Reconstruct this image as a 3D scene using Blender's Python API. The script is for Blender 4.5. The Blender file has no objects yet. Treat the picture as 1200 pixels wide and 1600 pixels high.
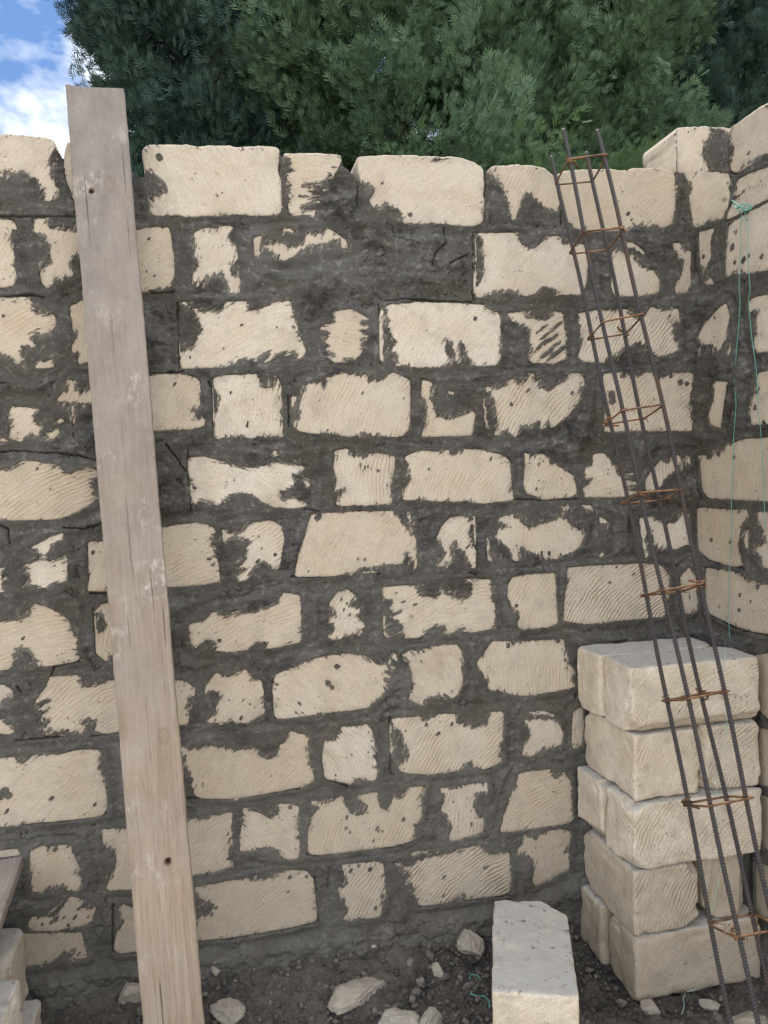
import bpy, bmesh, math, random
import numpy as np
from mathutils import Vector, Matrix, noise as mnoise

# ------------------------------------------------------------------ camera
scene = bpy.context.scene
col = scene.collection
YAW, PITCH, ROLL, F = math.radians(12.3975), math.radians(2.7065), math.radians(-1.8534), 1200.0
CAM = np.array([0.0, -2.19516, 1.493])
fv = np.array([math.sin(YAW)*math.cos(PITCH), math.cos(YAW)*math.cos(PITCH), -math.sin(PITCH)])
r0 = np.array([math.cos(YAW), -math.sin(YAW), 0.0]); u0 = np.cross(r0, fv)
rv = math.cos(ROLL)*r0 + math.sin(ROLL)*u0
uv_ = -math.sin(ROLL)*r0 + math.cos(ROLL)*u0
cd = bpy.data.cameras.new('camera'); cam = bpy.data.objects.new('camera', cd); col.objects.link(cam)
cd.sensor_fit = 'VERTICAL'; cd.sensor_height = 36.0; cd.lens = 27.0
cd.clip_start = 0.02; cd.clip_end = 2000
cam.matrix_world = Matrix(((rv[0], uv_[0], -fv[0], CAM[0]), (rv[1], uv_[1], -fv[1], CAM[1]),
                           (rv[2], uv_[2], -fv[2], CAM[2]), (0, 0, 0, 1)))
scene.camera = cam
scene.render.resolution_x = 768; scene.render.resolution_y = 1024

# ------------------------------------------------------------------ world, sun, exposure
SUN_EL, SUN_AZ = math.radians(69), math.radians(12)      # azimuth from +Y towards +X: the sun stands behind the wall
w = bpy.data.worlds.new('World'); scene.world = w; w.use_nodes = True
nt = w.node_tree; nt.nodes.clear()
def N(nt, t, **kw):
    n = nt.nodes.new(t)
    for k, v in kw.items(): setattr(n, k, v)
    return n
out = N(nt, 'ShaderNodeOutputWorld'); bg = N(nt, 'ShaderNodeBackground')
sky = N(nt, 'ShaderNodeTexSky', sky_type='NISHITA', sun_disc=False, sun_elevation=SUN_EL, sun_rotation=SUN_AZ)
bg.inputs['Strength'].default_value = 0.11
tc = N(nt, 'ShaderNodeTexCoord')
sep = N(nt, 'ShaderNodeSeparateXYZ'); nt.links.new(tc.outputs['Generated'], sep.inputs[0])
zz = N(nt, 'ShaderNodeMath', operation='ADD'); zz.inputs[1].default_value = 0.25; nt.links.new(sep.outputs['Z'], zz.inputs[0])
zm = N(nt, 'ShaderNodeMath', operation='MAXIMUM'); zm.inputs[1].default_value = 0.05; nt.links.new(zz.outputs[0], zm.inputs[0])
dv = N(nt, 'ShaderNodeVectorMath', operation='DIVIDE'); nt.links.new(tc.outputs['Generated'], dv.inputs[0])
cz = N(nt, 'ShaderNodeCombineXYZ')
for i in range(3): nt.links.new(zm.outputs[0], cz.inputs[i])
nt.links.new(cz.outputs[0], dv.inputs[1])
mp = N(nt, 'ShaderNodeMapping'); mp.inputs['Location'].default_value = (2.75, 1.3, 0.4); mp.inputs['Scale'].default_value = (2.6, 2.6, 3.4)
nt.links.new(dv.outputs[0], mp.inputs[0])
n1 = N(nt, 'ShaderNodeTexNoise'); n1.inputs['Scale'].default_value = 1.25; n1.inputs['Detail'].default_value = 9; n1.inputs['Roughness'].default_value = 0.52
n1.inputs['Distortion'].default_value = 0.15
nt.links.new(mp.outputs[0], n1.inputs['Vector'])
cr = N(nt, 'ShaderNodeValToRGB'); cr.color_ramp.elements[0].position = 0.435; cr.color_ramp.elements[1].position = 0.56
# unseen clouds behind the camera are made fuller and brighter to front-light the wall
sb = N(nt, 'ShaderNodeMath', operation='MULTIPLY_ADD'); sb.inputs[1].default_value = -0.11
nt.links.new(sep.outputs['Y'], sb.inputs[0]); nt.links.new(n1.outputs['Fac'], sb.inputs[2])
of_ = N(nt, 'ShaderNodeMath', operation='ADD'); of_.inputs[1].default_value = 0.115; nt.links.new(sb.outputs[0], of_.inputs[0])
nt.links.new(of_.outputs[0], cr.inputs[0])
bk = N(nt, 'ShaderNodeMapRange'); bk.inputs['From Min'].default_value = 0.7; bk.inputs['From Max'].default_value = -0.7
bk.inputs['To Min'].default_value = 1.3; bk.inputs['To Max'].default_value = 2.0; nt.links.new(sep.outputs['Y'], bk.inputs['Value'])
n2 = N(nt, 'ShaderNodeTexNoise'); n2.inputs['Scale'].default_value = 2.2; n2.inputs['Detail'].default_value = 6
nt.links.new(mp.outputs[0], n2.inputs['Vector'])
cc = N(nt, 'ShaderNodeMix', data_type='RGBA'); cc.inputs[6].default_value = (4.6, 5.0, 5.7, 1); cc.inputs[7].default_value = (8.6, 8.7, 8.9, 1)
cr2 = N(nt, 'ShaderNodeValToRGB'); cr2.color_ramp.elements[0].position = 0.35; cr2.color_ramp.elements[1].position = 0.62
nt.links.new(n2.outputs['Fac'], cr2.inputs[0]); nt.links.new(cr2.outputs[0], cc.inputs[0])
mx = N(nt, 'ShaderNodeMix', data_type='RGBA')
tn = N(nt, 'ShaderNodeMix', data_type='RGBA', blend_type='MULTIPLY'); tn.inputs[0].default_value = 1; tn.inputs[7].default_value = (0.52, 0.70, 0.90, 1)
nt.links.new(sky.outputs[0], tn.inputs[6])
nt.links.new(cr.outputs[0], mx.inputs[0]); nt.links.new(tn.outputs[2], mx.inputs[6]); cb_ = N(nt, 'ShaderNodeVectorMath', operation='SCALE'); nt.links.new(cc.outputs[2], cb_.inputs[0]); nt.links.new(bk.outputs[0], cb_.inputs['Scale'])
nt.links.new(cb_.outputs[0], mx.inputs[7])
nt.links.new(mx.outputs[2], bg.inputs['Color']); nt.links.new(bg.outputs[0], out.inputs[0])

sd = bpy.data.lights.new('sun', 'SUN'); sd.energy = 5.0; sd.angle = math.radians(0.5); sd.color = (1.0, 0.95, 0.87)
so = bpy.data.objects.new('sun', sd); col.objects.link(so)
sdir = Vector((math.sin(SUN_AZ)*math.cos(SUN_EL), math.cos(SUN_AZ)*math.cos(SUN_EL), math.sin(SUN_EL)))
so.rotation_euler = sdir.to_track_quat('Z', 'Y').to_euler()
scene.view_settings.view_transform = 'Standard'; scene.view_settings.look = 'None'
scene.view_settings.gamma = 1.0; scene.view_settings.exposure = 0.56
scene.render.engine = 'CYCLES'

# ------------------------------------------------------------------ helpers
rng = np.random.RandomState(7); random.seed(7)
def tag(o, label=None, cat=None, group=None, kind=None):
    if label: o['label'] = label
    if cat: o['category'] = cat
    if group: o['group'] = group
    if kind: o['kind'] = kind
    return o
def empty(name, loc=(0, 0, 0)):
    o = bpy.data.objects.new(name, None); col.objects.link(o); o.location = loc; o.empty_display_size = 0.1
    return o
def ray(px, py): return fv*F + rv*(px-600) - uv_*(py-800)
def on_y(px, py, y): v = ray(px, py); return CAM + v*((y-CAM[1])/v[1])
def on_x(px, py, x): v = ray(px, py); return CAM + v*((x-CAM[0])/v[0])
def on_z(px, py, z): v = ray(px, py); return CAM + v*((z-CAM[2])/v[2])
def at_depth(px, py, d): return CAM + ray(px, py)/F*d
def project(q):
    d = np.asarray(q)-CAM; return 600+F*(d@rv)/(d@fv), 800-F*(d@uv_)/(d@fv)

def mesh_np(name, verts, faces, mat, parent=None, smooth=True, attrs=None, uv=None):
    """verts (n,3), faces (m,k) array or list of arrays of differing k"""
    me = bpy.data.meshes.new(name)
    if not isinstance(faces, list): faces = [faces]
    faces = [np.asarray(f, dtype=np.int32) for f in faces if len(f)]
    nl = sum(f.size for f in faces); nf = sum(len(f) for f in faces)
    me.vertices.add(len(verts)); me.vertices.foreach_set('co', np.asarray(verts, dtype=np.float32).ravel())
    me.loops.add(nl); li = np.concatenate([f.ravel() for f in faces]); me.loops.foreach_set('vertex_index', li)
    me.polygons.add(nf)
    sizes = np.concatenate([np.full(len(f), f.shape[1], dtype=np.int32) for f in faces])
    st = np.concatenate([[0], np.cumsum(sizes)[:-1]]).astype(np.int32)
    me.polygons.foreach_set('loop_start', st)
    me.polygons.foreach_set('use_smooth', np.full(nf, smooth, dtype=bool))
    me.update(calc_edges=True); me.validate()
    for k, v in (attrs or {}).items():
        a = me.attributes.new(k, 'FLOAT', 'POINT'); a.data.foreach_set('value', np.asarray(v, dtype=np.float32))
    if uv is not None:
        ul = me.uv_layers.new(name='grain'); li2 = np.empty(len(me.loops), dtype=np.int32); me.loops.foreach_get('vertex_index', li2)
        ul.data.foreach_set('uv', np.asarray(uv, dtype=np.float32)[li2].ravel())
    if mat: me.materials.append(mat)
    o = bpy.data.objects.new(name, me); col.objects.link(o)
    if parent: o.parent = parent
    return o

def vnoise(x, y, seed=0):
    """smooth value noise in numpy, -1..1"""
    xi = np.floor(x).astype(np.int64); yi = np.floor(y).astype(np.int64)
    fx = x-xi; fy = y-yi; fx = fx*fx*(3-2*fx); fy = fy*fy*(3-2*fy)
    def h(a, b):
        n = (a*374761393 + b*668265263 + seed*974634777) & 0xffffffff
        n = ((n ^ (n >> 13))*1274126177) & 0xffffffff
        n = (n ^ (n >> 16)) & 0xffff
        return n/32767.5-1
    return (h(xi, yi)*(1-fx)+h(xi+1, yi)*fx)*(1-fy) + (h(xi, yi+1)*(1-fx)+h(xi+1, yi+1)*fx)*fy
def fbm(x, y, seed=0, o=4, g=0.5):
    s = 0; a = 1; t = 0
    for i in range(o):
        s = s + a*vnoise(x*2**i, y*2**i, seed+i*17); t += a; a *= g
    return s/t
def worley(x, y, seed=0):
    xi = np.floor(x).astype(np.int64); yi = np.floor(y).astype(np.int64); d = np.full(x.shape, 9.)
    def h(a, b, k):
        n = (a*374761393 + b*668265263 + (seed+k)*974634777) & 0xffffffff
        n = ((n ^ (n >> 13))*1274126177) & 0xffffffff
        return ((n ^ (n >> 16)) & 0xffff)/65535
    for i in (-1, 0, 1):
        for j in (-1, 0, 1): d = np.minimum(d, np.hypot(x-xi-i-h(xi+i, yi+j, 0), y-yi-j-h(xi+i, yi+j, 5)))
    return d
def worley2(x, y, seed=0):
    xi = np.floor(x).astype(np.int64); yi = np.floor(y).astype(np.int64); d1 = np.full(x.shape, 9.); d2 = np.full(x.shape, 9.)
    def h(a, b, k):
        n = (a*374761393 + b*668265263 + (seed+k)*974634777) & 0xffffffff
        n = ((n ^ (n >> 13))*1274126177) & 0xffffffff
        return ((n ^ (n >> 16)) & 0xffff)/65535
    for i in (-1, 0, 1):
        for j in (-1, 0, 1):
            d = np.hypot(x-xi-i-h(xi+i, yi+j, 0), y-yi-j-h(xi+i, yi+j, 5))
            d2 = np.where(d < d1, d1, np.minimum(d2, d)); d1 = np.minimum(d1, d)
    return d2-d1
def sstep(a, b, x): t = np.clip((x-a)/(b-a), 0, 1); return t*t*(3-2*t)

def poly_sdf(px, py, poly):
    """signed distance (negative inside)"""
    d = np.full(px.shape, 1e9); inside = np.zeros(px.shape, bool)
    n = len(poly)
    for i in range(n):
        x1, y1 = poly[i]; x2, y2 = poly[(i+1) % n]
        ex, ey = x2-x1, y2-y1; L = ex*ex+ey*ey+1e-12
        t = np.clip(((px-x1)*ex+(py-y1)*ey)/L, 0, 1)
        d = np.minimum(d, (px-x1-t*ex)**2+(py-y1-t*ey)**2)
        c = ((y1 > py) != (y2 > py)) & (px < (x2-x1)*(py-y1)/((y2-y1) if abs(y2-y1) > 1e-12 else 1e-12)+x1)
        inside ^= c
    d = np.sqrt(d)
    return np.where(inside, -d, d)
def hull(pts):
    pts = sorted(set(map(tuple, np.round(pts, 5))))
    def half(p):
        h = []
        for q in p:
            while len(h) > 1 and (h[-1][0]-h[-2][0])*(q[1]-h[-2][1])-(h[-1][1]-h[-2][1])*(q[0]-h[-2][0]) <= 0: h.pop()
            h.append(q)
        return h
    a = half(pts); b = half(pts[::-1])
    return np.array(a[:-1]+b[:-1])
def resample(poly, n):
    p = np.vstack([poly, poly[:1]]); L = np.hypot(*np.diff(p, axis=0).T); c = np.concatenate([[0], np.cumsum(L)])
    t = np.linspace(0, c[-1], n, endpoint=False)
    return np.stack([np.interp(t, c, p[:, 0]), np.interp(t, c, p[:, 1])], 1)

# ------------------------------------------------------------------ materials
def newmat(name):
    m = bpy.data.materials.new(name); m.use_nodes = True
    nt = m.node_tree; b = nt.nodes['Principled BSDF']; b.inputs['Roughness'].default_value = 0.9
    b.inputs['Specular IOR Level'].default_value = 0.25
    return m, nt, b
class G:
    """tiny node helper"""
    def __init__(s, nt): s.nt = nt
    def n(s, t, **kw): return N(s.nt, t, **kw)
    def l(s, a, b): s.nt.links.new(a, b)
    def noise(s, vec, scale, detail=4, rough=0.55, dist=0):
        n = s.n('ShaderNodeTexNoise'); n.inputs['Scale'].default_value = scale; n.inputs['Detail'].default_value = detail
        n.inputs['Roughness'].default_value = rough; n.inputs['Distortion'].default_value = dist
        if vec is not None: s.l(vec, n.inputs['Vector'])
        return n.outputs['Fac']
    def ramp(s, v, a, b, ca=(0, 0, 0, 1), cb=(1, 1, 1, 1)):
        r = s.n('ShaderNodeValToRGB'); r.color_ramp.elements[0].position = a; r.color_ramp.elements[1].position = b
        r.color_ramp.elements[0].color = ca; r.color_ramp.elements[1].color = cb; s.l(v, r.inputs[0]); return r.outputs[0]
    def math(s, op, a, b=None, clamp=False):
        m = s.n('ShaderNodeMath', operation=op); m.use_clamp = clamp
        for i, v in enumerate((a, b)):
            if v is None: continue
            if isinstance(v, (int, float)): m.inputs[i].default_value = v
            else: s.l(v, m.inputs[i])
        return m.outputs[0]
    def mix(s, f, a, b, mode='MIX'):
        m = s.n('ShaderNodeMix', data_type='RGBA', blend_type=mode)
        for i, v in ((0, f), (6, a), (7, b)):
            if isinstance(v, tuple): m.inputs[i].default_value = v
            elif isinstance(v, (int, float)): m.inputs[i].default_value = v
            else: s.l(v, m.inputs[i])
        return m.outputs[2]
    def attr(s, name, t='GEOMETRY'):
        a = s.n('ShaderNodeAttribute'); a.attribute_name = name; a.attribute_type = t; return a
    def mapping(s, vec, scale=(1, 1, 1), loc=(0, 0, 0), rot=(0, 0, 0)):
        m = s.n('ShaderNodeMapping'); m.inputs['Scale'].default_value = scale; m.inputs['Location'].default_value = loc
        m.inputs['Rotation'].default_value = rot; s.l(vec, m.inputs[0]); return m.outputs[0]
    def bump(s, h, dist, strength=1.0, nrm=None):
        b = s.n('ShaderNodeBump'); b.inputs['Distance'].default_value = dist; b.inputs['Strength'].default_value = strength
        s.l(h, b.inputs['Height'])
        if nrm is not None: s.l(nrm, b.inputs['Normal'])
        return b.outputs[0]

MORT_D, MORT_L = (0.036, 0.034, 0.033, 1), (0.124, 0.121, 0.115, 1)
def stone_material(gk=.85, lift=1.0):
    m, nt, b = newmat('limestone'); g = G(nt)
    tc = g.n('ShaderNodeTexCoord'); geo = g.n('ShaderNodeNewGeometry'); P = geo.outputs['Position']
    uvn = g.n('ShaderNodeUVMap'); uvn.uv_map = 'grain'; UV = uvn.outputs[0]
    dirt = g.attr('dirt').outputs['Fac']; tint = g.attr('tint').outputs['Fac']; gro = g.attr('groove').outputs['Fac']
    dust = g.attr('dust').outputs['Fac']; grey = g.attr('grey').outputs['Fac']
    base = g.mix(tint, (0.455*lift, 0.398*lift, 0.322*lift, 1), (0.60*lift, 0.560*lift, 0.495*lift, 1))
    blotch = g.ramp(g.noise(P, 9, 4, 0.6), 0.42, 0.72)
    base = g.mix(g.math('MULTIPLY', blotch, 0.45), base, (0.44, 0.32, 0.195, 1))
    pale = g.ramp(g.noise(P, 14, 5, 0.6), 0.52, 0.75)
    base = g.mix(g.math('MULTIPLY', pale, 0.5), base, (0.54, 0.49, 0.41, 1))
    base = g.mix(g.math('MULTIPLY', grey, 0.75), base, (0.30, 0.255, 0.198, 1))
    rnd = g.n('ShaderNodeObjectInfo').outputs['Random']
    base = g.mix(g.math('MULTIPLY', rnd, .30), base, g.mix(.5, base, (0.46, 0.36, 0.235, 1)))
    # grey film of cement fines wiped over the face, heavier by the smears
    fm = g.ramp(g.math('ADD', g.noise(P, 15, 5, .62), g.math('MULTIPLY', dirt, .16)), .50, .72)
    base = g.mix(g.math('MULTIPLY', fm, .42), base, (0.245, 0.225, 0.19, 1))
    # fine speckle
    sp = g.ramp(g.noise(P, 170, 3, 0.7), 0.30, 0.62)
    base = g.mix(g.math('MULTIPLY', g.math('SUBTRACT', 1.0, sp), .8), base, g.mix(0.45, base, (0.25, 0.20, 0.14, 1)))
    base = g.mix(g.math('MULTIPLY', g.ramp(g.noise(g.mapping(P, scale=(1, 1, 1)), 4.2, 6, .62), .40, .72), .45), base, g.mix(.5, base, (0.36, 0.30, 0.225, 1)))
    # saw grooves: shallow colour in the valleys comes from trapped dirt
    wv = g.n('ShaderNodeTexWave'); wv.wave_type = 'BANDS'; wv.bands_direction = 'X'
    wv.inputs['Scale'].default_value = 27; wv.inputs['Distortion'].default_value = 7.5; wv.inputs['Detail'].default_value = 3
    wv.inputs['Detail Scale'].default_value = 0.6
    g.l(UV, wv.inputs['Vector'])
    gmask = g.math('MULTIPLY', g.ramp(g.noise(P, 9, 5, .65), 0.42, 0.64), gro)
    gh = g.math('MULTIPLY', wv.outputs['Fac'], gmask)
    # pits
    vo = g.n('ShaderNodeTexVoronoi'); vo.inputs['Scale'].default_value = 95; g.l(P, vo.inputs['Vector'])
    pit = g.ramp(vo.outputs['Distance'], 0.10, 0.26)
    pmask = g.ramp(g.noise(P, 17, 4), 0.56, 0.66)
    pitd = g.math('MULTIPLY', g.math('SUBTRACT', 1.0, pit), pmask)
    base = g.mix(g.math('MULTIPLY', pitd, 0.65), base, (0.16, 0.125, 0.09, 1))
    # smeared mortar: streaks along the saw direction, denser towards the joint
    UVs = g.mapping(UV, scale=(95, 16, 1))
    sn = g.noise(UVs, 1.0, 5, 0.65)
    iso = g.noise(P, 75, 5, 0.7)
    mixn = g.math('ADD', g.math('MULTIPLY', sn, 0.62), g.math('MULTIPLY', iso, 0.38))
    thr = g.math('SUBTRACT', 0.675, g.math('MULTIPLY', dirt, 0.27))
    st = g.math('MULTIPLY', g.math('SUBTRACT', mixn, thr), 26, clamp=True)
    mcol = g.mix(g.noise(P, 30, 4), MORT_D, MORT_L)
    base = g.mix(g.math('MULTIPLY', st, 0.9), base, mcol)
    # cement dust lying on sawn tops
    dn = g.ramp(g.noise(P, 20, 6, 0.7), 0.24, 0.46)
    dcol = g.mix(g.ramp(g.noise(P, 42, 4, 0.6), 0.63, 0.68), (0.42, 0.405, 0.380, 1), (0.16, 0.15, 0.13, 1))
    base = g.mix(g.math('MULTIPLY', dust, dn), base, dcol)
    sc = g.ramp(g.noise(g.mapping(UV, scale=(150, 14, 1)), 1.0, 5, 0.7), .36, .60)
    base = g.mix(g.math('MULTIPLY', g.math('SUBTRACT', 1.0, sc), .35), base, g.mix(.55, base, (0.20, 0.165, 0.12, 1)))
    g.l(base, b.inputs['Base Color'])
    fine = g.noise(P, 240, 5, 0.75); mid = g.noise(P, 38, 5, 0.6)
    h = g.math('ADD', g.math('MULTIPLY', fine, 0.55), g.math('MULTIPLY', mid, 0.9))
    h = g.math('ADD', h, g.math('MULTIPLY', gh, gk))
    h = g.math('SUBTRACT', h, g.math('MULTIPLY', pitd, 1.0))
    fl = g.noise(g.mapping(UV, scale=(260, 22, 1)), 1.0, 4, 0.6)
    h = g.math('ADD', h, g.math('MULTIPLY', fl, g.math('ADD', g.math('MULTIPLY', gro, .45), .25)))
    h = g.math('ADD', h, g.math('MULTIPLY', st, 0.5))
    g.l(g.bump(h, 0.0036, 1.0), b.inputs['Normal'])
    b.inputs['Roughness'].default_value = 0.95
    return m
def mortar_material():
    m, nt, b = newmat('mortar'); g = G(nt)
    P = g.n('ShaderNodeNewGeometry').outputs['Position']
    thin = g.attr('thin').outputs['Fac']
    joint = g.attr('joint').outputs['Fac']
    c = g.mix(g.ramp(g.noise(P, 6.0, 6, 0.60, 1.0), 0.40, 0.57), MORT_D, MORT_L)
    # the bedding joints have dried lighter than the wiped smears, in ragged bands
    dry = g.ramp(g.math('ADD', g.noise(g.mapping(P, scale=(1, 1, 3.2)), 9, 6, 0.68), g.math('MULTIPLY', joint, .07)), 0.50, 0.64)
    c = g.mix(g.math('MULTIPLY', dry, 0.85), c, (0.185, 0.180, 0.168, 1))
    c = g.mix(g.math('MULTIPLY', g.ramp(g.noise(P, 3.6, 4, 0.55), 0.46, 0.62), 0.75), c, (0.098, 0.085, 0.066, 1))
    c = g.mix(g.math('MULTIPLY', g.ramp(g.noise(P, 38, 5, 0.65), 0.48, 0.66), 0.28), c, (0.155, 0.145, 0.130, 1))
    c = g.mix(g.math('MULTIPLY', g.ramp(g.noise(P, 60, 5, 0.6), 0.42, 0.30), 0.45), c, (0.022, 0.021, 0.020, 1))
    c = g.mix(g.ramp(g.noise(P, 260, 3, 0.7), 0.64, 0.72), c, (0.27, 0.25, 0.22, 1))
    # lower courses coloured paler and browner to make up for weaker light there
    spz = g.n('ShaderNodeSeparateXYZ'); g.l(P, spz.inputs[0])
    low_pale = g.ramp(g.math('ADD', g.math('MULTIPLY', spz.outputs['Z'], -.25), g.math('MULTIPLY', g.noise(P, 5, 4, .6), .6)), -.10, .30)
    c = g.mix(g.math('MULTIPLY', low_pale, .55), c, g.mix(g.ramp(g.noise(P, 13, 5, .65), .35, .65), (0.108, 0.099, 0.084, 1), (0.205, 0.193, 0.172, 1)))
    # brushed streaks where the smear is thin let the stone show
    cv = g.n('ShaderNodeCombineXYZ'); g.l(g.attr('gu').outputs['Fac'], cv.inputs[0]); g.l(g.attr('gv').outputs['Fac'], cv.inputs[1])
    sn = g.math('ADD', g.math('MULTIPLY', g.noise(cv.outputs[0], 1.0, 5, 0.62), .65), g.math('MULTIPLY', g.noise(P, 90, 5, .7), .35))
    rv_ = g.math('MULTIPLY', g.math('SUBTRACT', g.math('ADD', sn, g.math('MULTIPLY', thin, .115)), 0.625), 16, clamp=True)
    rv_ = g.math('MULTIPLY', rv_, g.math('MULTIPLY', thin, 3.0, clamp=True))
    c = g.mix(g.math('MULTIPLY', rv_, .88), c, (0.44, 0.38, 0.295, 1))
    # half transparent veil of fines
    c = g.mix(g.math('MULTIPLY', g.math('MULTIPLY', thin, g.ramp(g.noise(P, 34, 4, .6), .45, .65)), .35), c, (0.24, 0.21, 0.17, 1))
    g.l(c, b.inputs['Base Color'])
    h = g.math('ADD', g.math('MULTIPLY', g.noise(P, 230, 5, 0.8), 0.6), g.math('MULTIPLY', g.noise(g.mapping(P, scale=(1, 1, 1.6)), 42, 6, 0.7), 1.4))
    h = g.math('SUBTRACT', h, g.math('MULTIPLY', rv_, .35))
    g.l(g.bump(h, 0.0065, 1.0), b.inputs['Normal'])
    b.inputs['Roughness'].default_value = 0.85
    return m
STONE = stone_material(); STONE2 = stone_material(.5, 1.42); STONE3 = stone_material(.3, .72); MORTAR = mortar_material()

# ------------------------------------------------------------------ traced stonework
# tile origins (photo px); traced points are tile px at 3x
TO = dict(A1=(0, 200), A2=(400, 200), A3=(800, 160), B1=(0, 450), B2=(400, 450), B3=(800, 450), C1=(0, 700), C2=(400, 700), C3=(800, 700),
          D1=(0, 950), D2=(400, 950), D3=(800, 950), E1=(0, 1200), E2=(400, 1200), E3=(800, 1200), F1=(0, 1300), F2=(400, 1300), F3=(800, 1300))
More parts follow.
